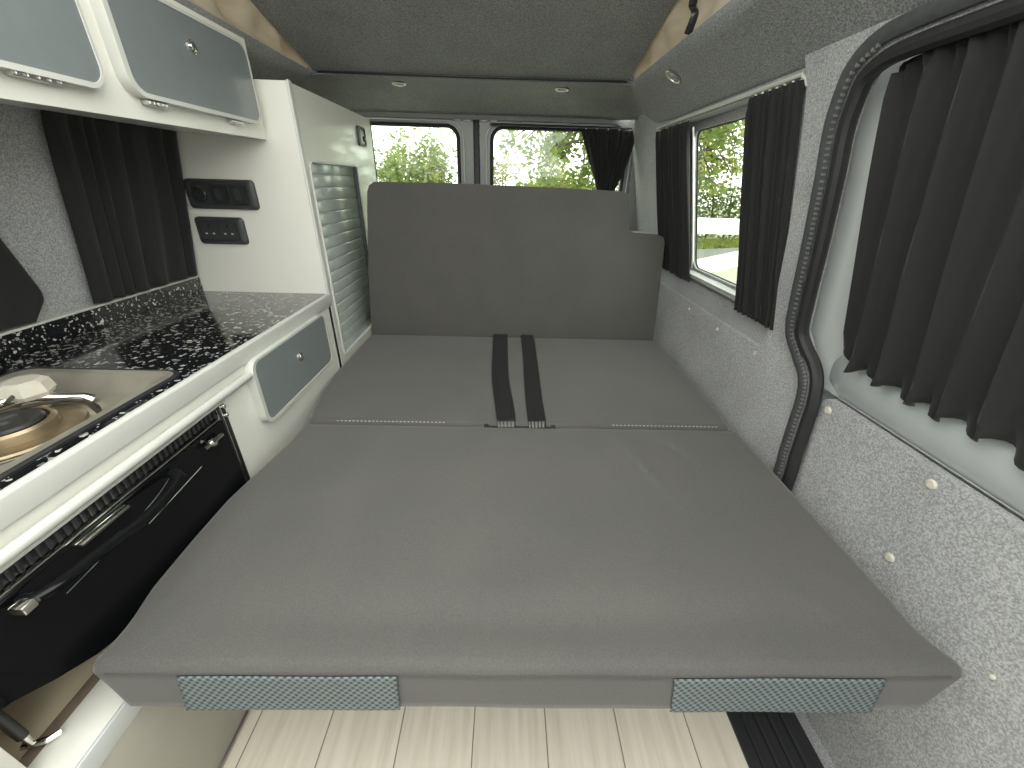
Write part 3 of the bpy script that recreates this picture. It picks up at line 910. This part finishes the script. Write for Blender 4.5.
# gas hob
hob = thing('gas_hob', 'stainless steel gas hob set into the speckled worktop', 'hob', (-.78, .4, .715))
L0 = rrect(-.936, -.624, -.30, .696, .034, 8)
LB = rrect(-.930, -.630, -.294, .690, .031, 8)
L1 = rrect(-.933, -.627, -.297, .693, .032, 8)
L2 = rrect(-.915, -.645, -.279, .675, .024, 8)
L3 = rrect(-.911, -.649, -.275, .671, .022, 8)
L4 = rrect(-.895, -.665, -.26, .655, .02, 8)
L5 = rrect(-.889, -.671, -.254, .649, .018, 8)
z3 = lambda L, z: [V((x, y, z)) for x, y in L]
b = bmesh.new(); loft(b, [z3(L1, .7155), z3(L1, .7190), z3(L2, .7195), z3(L3, .7175), z3(L4, .695), z3(L5, .690)], closed=True, cap1=True)
obj('tray', b, 'steel', hob, smooth=50)
b = bmesh.new(); loft(b, [z3(L0, .7152), z3(L0, .7185), z3(L1, .7205), z3(LB, .7205), z3(LB, .7150)], closed=True)
obj('seal', b, 'black_plastic', hob, smooth=40)
def burner(cx, cy, s):
    z = .690
    d = obj('burner', lathe(bmesh.new(), [(.092 * s, z + .0005), (.09 * s, z + .004), (.072 * s, z + .006), (.066 * s, z + .003), (.06 * s, z + .003), (.058 * s, z + .016), (.054 * s, z + .020), (.05 * s, z + .019), (.048 * s, z + .010), (.02 * s, z + .010), (.001, z + .010)], (cx, cy, 0), n=40), 'brass', hob)
    obj('burner_cap', lathe(bmesh.new(), [(.044 * s, z + .0115), (.0455 * s, z + .019), (.041 * s, z + .023), (.012 * s, z + .022), (.001, z + .0215)], (cx, cy, 0), n=32), 'black_metal', d)
    w = bmesh.new()
    for k in range(4):
        a = radians(28 + 90 * k); ca, sa = cos(a), sin(a)
        f = lambda r, zz, da=0: (cx + r * cos(a + da), cy + r * sin(a + da), zz)
        tube(w, catmull([f(.108 * s, z + .003, .10), f(.106 * s, z + .018, .05), f(.098 * s, z + .040), f(.07 * s, z + .043), f(.026 * s, z + .041)], 5), .0032, 8)
        tube(w, [f(.108 * s, z + .003, -.14), f(.108 * s, z + .003, .14)], .0032, 8)
    tube(w, [(cx + .106 * s * cos(t * pi / 16), cy + .106 * s * sin(t * pi / 16), z + .003) for t in range(32)], .0028, 8, closed=True)
    obj('pan_support', w, 'wire', hob)
burner(-.775, .515, .95)
burner(-.775, .20, .95)
b = bmesh.new(); tube(b, catmull([(-.86, .36, .712), (-.845, .44, .722), (-.825, .52, .724), (-.80, .575, .720), (-.75, .605, .706), (-.735, .612, .697)], 6), .0085, 12, radii=None)
obj('spout', b, 'chrome', hob)
tp = thing('tap', 'beige faceted tap body beside the hob burner', 'tap', (-.80, .565, .695)) if False else None
b = lathe(bmesh.new(), [(.016, .6905), (.016, .715), (.030, .72), (.034, .728), (.030, .745), (.022, .749)], (-.806, .585, 0), n=7)
obj('burner_cover', b, 'cap', hob, smooth=15)

# oven
oven = thing('oven', 'black built-in oven with glass door and curved handle below the hob', 'oven', (-.75, .47, .36))
b = bmesh.new(); box(b, -.88, -.604, .20, .702, .485, .633, .003)
obj('body', b, 'black_metal', oven)
obj('vent_backing', bx(-.604, -.597, .05, .70, .6145, .6335, .001), 'black_metal', oven)
b = bmesh.new(); y = .06
while y < .685:
    box(b, -.5975, -.592, y, y + .0052, .6165, .6325, .0008, 1); y += .0115
obj('vent_grille', b, 'black_plastic', oven)
obj('trim_strip', bx(-.598, -.588, .05, .688, .6085, .6135, .0012), 'chrome', oven)
obj('side_strip', bx(-.604, -.597, .688, .720, .36, .636, .001), 'black_metal', oven)
for yy in (.692, .704):
    obj('side_trim', bx(-.598, -.5945, yy, yy + .0022, .36, .632, .0005), 'chrome', oven)
for yy, zz in ((.712, .627), (.712, .606)):
    obj('hinge_screw', lathe(bmesh.new(), [(.005, 0), (.005, .006), (.003, .008), (.001, .008)], (-.597, yy, zz), 'X', 14), 'chrome', oven)
doorpts = [(.14, .6085), (.14, .52), (.20, .505), (.244, .492), (.282, .464), (.326, .438), (.38, .418), (.45, .405), (.60, .395), (.687, .39), (.687, .6085)]
od = obj('door', bevel_all(plate(doorpts, [], lambda u, v, w: V((-.598 + w, u, v)), .014), .003, 2, 50), 'black_gloss', oven)
b = bmesh.new()
arch = catmull([(-.580, .30, .600), (-.562, .315, .597), (-.552, .40, .592), (-.550, .46, .588), (-.562, .525, .590), (-.580, .54, .596)], 8)
tube(b, arch, .010, 10, flat=.6)
hd = obj('handle', b, 'black_gloss', od)
obj('handle_end', bx(-.574, -.556, .285, .300, .594, .606, .002), 'chrome', hd)
obj('handle_plate', bx(-.584, -.572, .375, .450, .6035, .6075, .001), 'chrome', od)
b = bmesh.new()
tube(b, catmull([(-.5838, .34, .555), (-.5838, .42, .562), (-.5838, .50, .575), (-.5838, .545, .592)], 6), .0007, 6)
tube(b, [(-.5838, .47, .545), (-.5838, .60, .558)], .0006, 6)
obj('door_trim', b, 'alu', od)
obj('catch', lathe(bmesh.new(), [(.004, -.022), (.0042, -.008), (.009, -.005), (.009, .002), (.0045, .005), (.0045, .028), (.001, .029)], (-.576, .635, .590), 'Y', 14), 'chrome', od)

# gas strut in the recess
st = thing('gas_strut', 'black gas strut with a metal end in the open recess under the oven', 'strut', (-.635, .252, .35))
b = bmesh.new(); tube(b, [(-.622, .243, .50), (-.628, .248, .395)], .0062, 12); obj('cylinder', b, 'black_metal', st)
b = bmesh.new(); tube(b, [(-.628, .248, .396), (-.630, .250, .372)], .004, 8); tube(b, [(-.640, .246, .370), (-.630, .250, .368), (-.618, .256, .364), (-.612, .266, .362)], .0045, 8)
obj('end_fitting', b, 'chrome', st)

# ------------------------------------------------------------------ tall cupboard
tall = thing('tall_cupboard', 'tall white cupboard with a silver tambour shutter at the rear of the kitchen', 'cupboard', (-.8, 1.66, 0))
pan = [(-.602, 0), (-.602, 1.293), (xl(1.293) + .004, 1.293), (xl(1.0) + .004, 1.0), (xl(.72) + .004, .72), (-1.033, 0)]
obj('side_panel', bevel_all(plate(pan, [], lambda u, v, w: V((u, 1.31 + w, v)), .018), .0012, 1, 40), 'white', tall)
obj('panel_edging', bx(-.606, -.5985, 1.3085, 1.330, .0, 1.296, .003), 'white_trim', tall)
fr = plate([(1.328, 0), (2.02, 0), (2.02, 1.291), (1.328, 1.291)], [rrect(1.345, 1.765, .478, 1.105, (.004, .02, .025, .025), 5)], lambda u, v, w: V((-.60 - w, u, v)), .018)
obj('front_panel', bevel_all(fr, .002, 2, 40), 'white_gloss', tall)
b = bmesh.new(); box(b, -.95, -.60, 2.002, 2.02, 0, 1.289, .001); box(b, -.93, -.618, 1.33, 2.003, 1.272, 1.288, .001); box(b, -.93, -.62, 1.33, 2.003, .40, .418, .001)
obj('carcass', b, 'white', tall)
# tambour slats
b = bmesh.new(); loops = []; nsl = 17; prof = []
for k in range(nsl):
    z0 = lerp(.470, 1.11, k / nsl); z1 = lerp(.470, 1.11, (k + 1) / nsl)
    for t in (0, .06, .15, .5, .85, .94):
        z = lerp(z0, z1, t); prof.append((-.613 + (.0014 * (1 - ((t - .5) / .44) ** 2) if t > .05 else -.002), z))
loft(b, [[V((x, y, z)) for x, z in prof] for y in (1.332, 1.55, 1.78)], closed=False)
ts = obj('tambour_shutter', b, 'tambour', tall, smooth=50)
mm = ts.modifiers.new('thick', 'SOLIDIFY'); mm.thickness = .003
b = bmesh.new(); ring = rrect(1.345, 1.765, .478, 1.105, (.004, .02, .025, .025), 5)
tube(b, [(-.599, u, v) for u, v in ring], .003, 6, closed=True); obj('shutter_frame', b, 'white_trim', tall)
obj('shutter_guide', bx(-.613, -.602, 1.742, 1.764, .48, 1.10, .001), 'grey_rubber', tall)
lt = obj('latch', bevel_all(plate(rrect(1.815, 1.900, 1.181, 1.249, .008), [rrect(1.838, 1.893, 1.188, 1.242, .006)], lambda u, v, w: V((-.592 - w, u, v)), .008), .0015, 2, 50), 'black_plastic', tall)
obj('latch_plate', bx(-.599, -.595, 1.84, 1.892, 1.190, 1.240, .002), 'alu', lt)
obj('latch_button', lathe(bmesh.new(), [(.010, 0), (.010, .005), (.006, .0065), (.001, .0065)], (-.595, 1.875, 1.208), 'X', 16), 'black_plastic', lt)

# switch panel and sockets on the side panel
def face(px): return lambda u, v, w: V((u, 1.3095 - w, v))
sw = thing('switch_panel', 'black three-gang switch panel with a round socket, the upper one on the white side panel', 'switch panel', (-.86, 1.31, 1.01))
def bez(parent, x0, x1, z0, z1, name):
    o = bmesh.new()
    loops = [[V((x, 1.3095, z)) for x, z in rrect(x0, x1, z0, z1, .012, 5)], [V((x, 1.301, z)) for x, z in rrect(x0 + .001, x1 - .001, z0 + .001, z1 - .001, .012, 5)],
             [V((x, 1.297, z)) for x, z in rrect(x0 + .006, x1 - .006, z0 + .005, z1 - .005, .010, 5)], [V((x, 1.297, z)) for x, z in rrect(x0 + .014, x1 - .018, z0 + .012, z1 - .012, .006, 5)],
             [V((x, 1.302, z)) for x, z in rrect(x0 + .016, x1 - .020, z0 + .013, z1 - .013, .005, 5)]]
    loft(o, loops, closed=True, cap0=True, cap1=True)
    return obj(name, o, 'socket_plastic', parent, smooth=40)
bez(sw, -.962, -.757, .969, 1.051, 'bezel')
r = obj('round_socket', lathe(bmesh.new(), [(.0215, .001), (.0215, -.006), (.019, -.008), (.014, -.008), (.0135, -.003), (.001, -.003)], (-.922, 1.301, 1.009), 'Y', 26), 'socket_dark', sw)
obj('lid_hinge', bx(-.930, -.914, 1.293, 1.301, 1.028, 1.034, .001), 'socket_plastic', r)
for xc in (-.862, -.805):
    s = obj('switch', bevel_all(plate(rrect(xc - .0235, xc + .0235, .986, 1.034, .006), [], lambda u, v, w: V((u, 1.3015 - w, v)), .006), .0015, 2, 50), 'socket_dark', sw)
    obj('rocker', bevel_all(plate(rrect(xc - .010, xc + .010, .995, 1.026, .008), [], lambda u, v, w: V((u, 1.296 - w - .004 * (v - .995) / .03, v)), .003), .001, 1, 50), 'socket_plastic', s)
so = thing('power_socket', 'black double mains socket below the switch panel on the white side panel', 'socket', (-.89, 1.31, .907))
bez(so, -.965, -.818, .867, .947, 'bezel')
for xc in (-.925, -.868):
    p = obj('outlet', bevel_all(plate(rrect(xc - .027, xc + .027, .881, .933, .004), [], lambda u, v, w: V((u, 1.3025 - w, v)), .004), .001, 1, 50), 'socket_plastic', so)
    obj('earth_slot', bx(xc - .002, xc + .002, 1.2975, 1.299, .916, .926), 'dark', p)
    for k in (-1, 1): obj('pin_slot', bx(xc + k * .011 - .0032, xc + k * .011 + .0032, 1.2975, 1.2988, .897, .9015), 'cap', p)

# ------------------------------------------------------------------ overhead lockers
loc = thing('overhead_cabinet', 'white overhead locker with two grey flap doors above the kitchen', 'cabinet', (-.78, .45, 1.155))
b = bmesh.new()
XO = -.69
secs = []
for y in (Y0, 1.307): zb = 1.1545 - .0131 * (1.307 - y); secs.append([V((XO, y, zb)), V((XO, y, 1.376)), V((xl(1.376) + .006, y, 1.376)), V((xl(1.168) + .006, y, 1.168)), V((XO - .02, y, zb + .001))])
loft(b, secs, closed=True, cap0=True, cap1=True); bevel_all(b, .0015, 1)
obj('body', b, 'white', loc)
da = grey_door(loc, XO, .856, 1.268, 1.184, 1.358, 'flap_door', (1.055, 1.299), .034)
db = grey_door(loc, XO, .30, .810, 1.180, 1.358, 'flap_door', (.56, 1.305), .034)
for yy, ln in ((.918, .052), (1.165, .045), (.705, .075), (.40, .06)):
    h = bmesh.new(); box(h, XO, XO + .014, yy - ln / 2, yy + ln / 2, 1.1745, 1.1835, .002)
    for k in range(5): box(h, XO + .013, XO + .0165, yy - ln / 2 + ln * (k + .2) / 5, yy - ln / 2 + ln * (k + .75) / 5, 1.176, 1.182, .0008, 1)
    obj('hinge', h, 'alu', loc)

# ------------------------------------------------------------------ outdoors
GZ = -.55
b = bmesh.new(); bmesh.ops.create_grid(b, x_segments=40, y_segments=40, size=45)
for v in b.verts: v.co.z = GZ + .02 * noise.noise(v.co * .4)
struct(obj('ground', b, 'gravel'))
def strip(name, pts, mat, z, n=12):
    bm = bmesh.new(); vs = [bm.verts.new((x, y, z)) for x, y in pts]; vt = [bm.verts.new((x, y, z - .06)) for x, y in pts]
    bm.faces.new(vs)
    bm.faces.new(vt[::-1])
    for i in range(len(vs)): bm.faces.new((vs[i], vs[i - 1], vt[i - 1], vt[i]))
    return obj(name, bm, mat, smooth=0)
struct(strip('road', [(-30, 9.8), (4.6, 9.6), (30, 12.0), (30, 15.2), (8.2, 12.9), (5.2, 11.8), (-30, 11.2)], 'road', GZ + .04))
# white field gate
gate = thing('field_gate', 'white painted timber gate with a diagonal brace outside the side window', 'gate', (3.0, 6.0, GZ))
obj('top_rail', bx(1.6, 5.2, 5.97, 6.03, .49, .70, .008), 'gate_paint', gate)
b = plate([(1.6, -.42), (1.6, -.18), (5.2, .66), (5.2, .44)], [], lambda u, v, w: V((u, 6.02 + w, v)), .04)
obj('brace', b, 'gate_paint', gate)
obj('bottom_rail', bx(1.6, 5.2, 5.97, 6.03, GZ + .08, GZ + .2, .008), 'gate_paint', gate)
for xx in (1.6, 5.1): obj('stile', bx(xx, xx + .1, 5.96, 6.04, GZ, .80, .008), 'gate_paint', gate)

def leaves_bm(bm, centers, size, rnd):
    for c in centers:
        s = size * rnd.uniform(.6, 1.3)
        a = V((rnd.gauss(0, 1), rnd.gauss(0, 1), rnd.gauss(0, .6))).normalized()
        b = a.cross(V((rnd.gauss(0, 1), rnd.gauss(0, 1), rnd.gauss(0, 1)))).normalized()
        n = a.cross(b)
        p = [c - a * s * .5, c + b * s * .26 - a * s * .05 + n * s * .06, c + a * s * .5, c - b * s * .26 - a * s * .05 + n * s * .06]
        bm.faces.new([bm.verts.new(q) for q in p])

def grow(rnd, p, d, L, r, depth, tw, tips, spread=.6, up=.12):
    pts = [p.copy()]; rad = [r]
    n = 4
    for k in range(n):
        d = (d + V((rnd.gauss(0, .13), rnd.gauss(0, .13), rnd.gauss(0, .08) + up * .3))).normalized()
        p = p + d * (L / n); pts.append(p.copy()); rad.append(r * (1 - .5 * (k + 1) / n))
        if depth <= 1: tips.append(p.copy())
    tube(tw, pts, r, 6, radii=rad)
    if depth == 0: return
    for k in range(rnd.choice((3, 3, 4))):
        j = rnd.randint(1, n); nd = (d + V((rnd.gauss(0, spread), rnd.gauss(0, spread), rnd.gauss(up, spread * .7)))).normalized()
        grow(rnd, pts[j], nd, L * rnd.uniform(.55, .8), rad[j] * .6, depth - 1, tw, tips, spread, up)

def plant(name, label, cat, x, y, h, r0, depth, mat, nleaf, size, cl, seed, stems=1, spread=.6, lean=(0, 0), first=.45, group=None, parts=('trunk', 'foliage')):
    rnd = random.Random(seed); tw = bmesh.new(); tips = []
    for s in range(stems):
        a = rnd.uniform(0, 2 * pi); d = V((lean[0] + .25 * cos(a) * (stems > 1), lean[1] + .25 * sin(a) * (stems > 1), 1)).normalized()
        base = V((x + (.28 * cos(a) if stems > 1 else 0), y + (.28 * sin(a) if stems > 1 else 0), GZ - .02))
        grow(rnd, base, d, h * first, r0, depth, tw, tips, spread)
    t = thing(name, label, cat, (x, y, GZ), group)
    obj(parts[0], tw, 'bark', t)
    lb = bmesh.new(); cs = []
    for k in range(nleaf):
        c = rnd.choice(tips); cs.append(c + V((rnd.gauss(0, cl), rnd.gauss(0, cl), rnd.gauss(0, cl * .8))))
    leaves_bm(lb, cs, size, rnd)
    obj(parts[1], lb, mat, t, smooth=0, recalc=False)
    return t

def big_tree(label, x, y, c, rad, nb, per, size, mat, seed, tr=.13):
    rnd = random.Random(seed); tw = bmesh.new(); lb = bmesh.new(); c = V(c)
    top = c + V((0, 0, rad[2] * .5))
    trunk = catmull([(x, y, GZ - .03), (x + .08, y - .04, GZ + .9), V((x, y, 0)).lerp(c, .3) * 1 + V((0, 0, .6)), c, top], 5)
    tube(tw, trunk, tr, 8, radii=[tr * (1 - .75 * i / (len(trunk) - 1)) for i in range(len(trunk))])
    for k in range(nb):
        while True:
            q = V((rnd.uniform(-1, 1), rnd.uniform(-1, 1), rnd.uniform(-1, 1)))
            if .45 < q.length < 1: break
        e = c + V((q.x * rad[0], q.y * rad[1], q.z * rad[2]))
        s0 = trunk[rnd.randint(len(trunk) // 2, len(trunk) - 1)]
        mid = s0.lerp(e, .5) + V((rnd.gauss(0, .15), rnd.gauss(0, .15), .22))
        br = catmull([s0, mid, e + V((0, 0, .06)), e + V((rnd.gauss(0, .1), rnd.gauss(0, .1), -.12))], 4)
        tube(tw, br, .03, 5, radii=[.032 * (1 - .85 * i / (len(br) - 1)) for i in range(len(br))])
        cs = []
        for m in range(per):
            p = br[rnd.randint(len(br) // 2 - 1, len(br) - 1)]
            sp = rnd.choice((.07, .13, .22))
            cs.append(p + V((rnd.gauss(0, sp), rnd.gauss(0, sp), rnd.gauss(-.03, sp * .8))))
        leaves_bm(lb, cs, size, rnd)
    t = thing('tree', label, 'tree', (x, y, GZ))
    obj('trunk', tw, 'bark', t); obj('foliage', lb, mat, t, smooth=0, recalc=False)
    return t
rb = random.Random(5)
for k, (x, y, h, m, lab) in enumerate([(-3.35, 11.2, 2.9, 'leaf_mid', 'loose green shrub beyond the rear door window, beside the tall cupboard'),
                                    (-2.55, 11.6, 2.3, 'leaf_yellow', 'yellow-green shrub behind the left rear window, second from the cupboard'),
                                    (-1.95, 10.8, 2.9, 'leaf_mid', 'tall thin-topped shrub in the middle of the left rear window'),
                                    (-1.30, 11.4, 2.45, 'leaf_yellow', 'small yellow-green shrub beside the rear centre seal')]):
    plant('shrub', lab, 'shrub', x, y, h, .022, 2, m, 2600, .115, .11, 50 + k, stems=5, spread=.42, first=.5, group='shrubs behind the rear windows', parts=('stem', 'foliage'))
for k, (x, y, h, m, lab) in enumerate([(.55, 10.5, 2.3, 'leaf_yellow', 'yellowish bush low in the right rear window beside the utility pole'),
                                    (1.45, 11.4, 2.5, 'leaf_yellow', 'green bush low in the right rear window beside the gathered curtain')]):
    plant('shrub', lab, 'shrub', x, y, h, .03, 2, m, 3600, .13, .16, 70 + k, stems=6, spread=.5, first=.45, group='shrubs behind the rear windows', parts=('stem', 'foliage'))
big_tree('broad green tree overhanging the right rear window and the side window', 2.75, 8.8, (2.35, 8.7, 2.55), (2.6, 1.8, 1.6), 125, 60, .145, 'leaf_mid', 91)
big_tree('leafy green tree standing by the hedge beyond the side window', 5.3, 13.0, (5.2, 13.0, 1.9), (1.5, 1.2, 1.5), 60, 60, .15, 'leaf_yellow', 97, .1)
# hedge
rnd = random.Random(12); hb = bmesh.new(); cs = []
for k in range(9000):
    u = rnd.random(); x = lerp(3.2, 13, u); y0 = lerp(13.6, 15.8, u)
    top = GZ + 1.75 + .18 * noise.noise(V((x * 1.4, 0, 0)))
    z = GZ + (top - GZ) * rnd.random() ** .8
    cs.append(V((x, y0 + abs(rnd.gauss(0, .22)) + .03, z)))
leaves_bm(hb, cs, .14, rnd)
hd_ = thing('hedge', 'clipped green hedge behind the white gate and the grass verge', 'hedge', (8, 14.6, GZ))
obj('foliage', hb, 'leaf_dark', hd_, smooth=0, recalc=False)
b = bmesh.new()
for k in range(14):
    u = (k + .5) / 14; x = lerp(3.2, 13, u); y = lerp(13.75, 15.95, u)
    tube(b, [(x, y, GZ - .02), (x + .05, y, GZ + .8), (x - .04, y + .05, GZ + 1.5)], .03, 6)
obj('stem', b, 'bark', hd_)
# grass verge
rnd = random.Random(4); gb = bmesh.new()
for k in range(9000):
    u = rnd.random(); v = rnd.random(); x = lerp(4.2, 13, u); y = lerp(lerp(11.65, 15.0, (x - 4.2) / 8.8) + .0, lerp(13.7, 15.9, (x - 4.2) / 8.8), v)
    a = rnd.uniform(0, pi); w = V((cos(a), sin(a), 0)) * .03; p = V((x, y, GZ)); h = rnd.uniform(.06, .14)
    gb.faces.new([gb.verts.new(q) for q in (p - w, p + w, p + w * .2 + V((rnd.gauss(0, .03), rnd.gauss(0, .03), h)))])
tag(obj('grass', gb, 'grass', smooth=0, recalc=False), 'strip of bright grass between road and hedge', 'grass', kind='stuff')
struct(strip('verge', [(3.2, 11.3), (13, 15.2), (13, 17), (3.2, 14.6)], 'grass', GZ + .03))
# utility pole and wires
pole = thing('utility_pole', 'distant wooden utility pole with a crossarm seen through the right rear window', 'pole', (-.38, 30, GZ))
b = bmesh.new(); tube(b, [(-.38, 30, GZ), (-.38, 30, 2.25)], .055, 8); tube(b, [(-.16, 30.1, GZ), (-.16, 30.1, 2.2)], .05, 8); obj('post', b, 'bark', pole)
b = bmesh.new(); box(b, -.85, .45, 29.95, 30.03, 2.16, 2.25, .01); obj('crossarm', b, 'bark', pole)
for i, (za, zb, lab) in enumerate([(3.05, 2.55, 'uppermost thin power cable crossing the left rear window'), (2.83, 2.42, 'lower thin power cable crossing the left rear window')]):
    b = bmesh.new(); pts = []
    for k in range(25):
        t = k / 24; pts.append((lerp(-12, -.8 + .25 * i, t), lerp(27, 30, t), lerp(za + .25, zb - .35, t) - .25 * sin(pi * t)))
    tube(b, pts, .02, 5); tag(obj('power_cable', b, 'rubber'), lab, 'cable', 'power cables behind the rear window')

# ------------------------------------------------------------------ world, camera
w = bpy.data.worlds.new('overcast_sky'); scene.world = w; w.use_nodes = True
nt = w.node_tree; nt.nodes.clear()
o = nt.nodes.new('ShaderNodeOutputWorld'); bg = nt.nodes.new('ShaderNodeBackground')
tc = nt.nodes.new('ShaderNodeTexCoord'); nz = N(nt, 'ShaderNodeTexNoise', Scale=3.2, Detail=6)
nt.links.new(tc.outputs['Generated'], nz.inputs[0])
r = ramp(nt, [(.35, (.88, .92, .85)), (.65, (1, .997, .94))], nz.outputs[0])
nt.links.new(r.outputs[0], bg.inputs[0]); bg.inputs[1].default_value = 2.2
nt.links.new(bg.outputs[0], o.inputs[0])

cam = bpy.data.cameras.new('camera'); co = bpy.data.objects.new('camera', cam); COL.objects.link(co)
cam.sensor_width = 36; cam.sensor_fit = 'HORIZONTAL'; cam.lens = 388 / 1024 * 36
cam.clip_start = .02; cam.clip_end = 300
p, y, rr = radians(27.25), radians(1.25), radians(1.65)
f = V((sin(y) * cos(p), cos(y) * cos(p), -sin(p))); rt = V((cos(y), -sin(y), 0)); dn = f.cross(rt)
X = cos(rr) * rt - sin(rr) * dn; D = sin(rr) * rt + cos(rr) * dn
mw = Matrix((( X.x, -D.x, -f.x, 0), (X.y, -D.y, -f.y, 0), (X.z, -D.z, -f.z, 1.06), (0, 0, 0, 1)))
co.matrix_world = mw
scene.camera = co

scene.view_settings.view_transform = 'Standard'
scene.view_settings.look = 'None'
scene.view_settings.gamma = 1
scene.view_settings.use_curve_mapping = False
scene.view_settings.exposure = 1.14
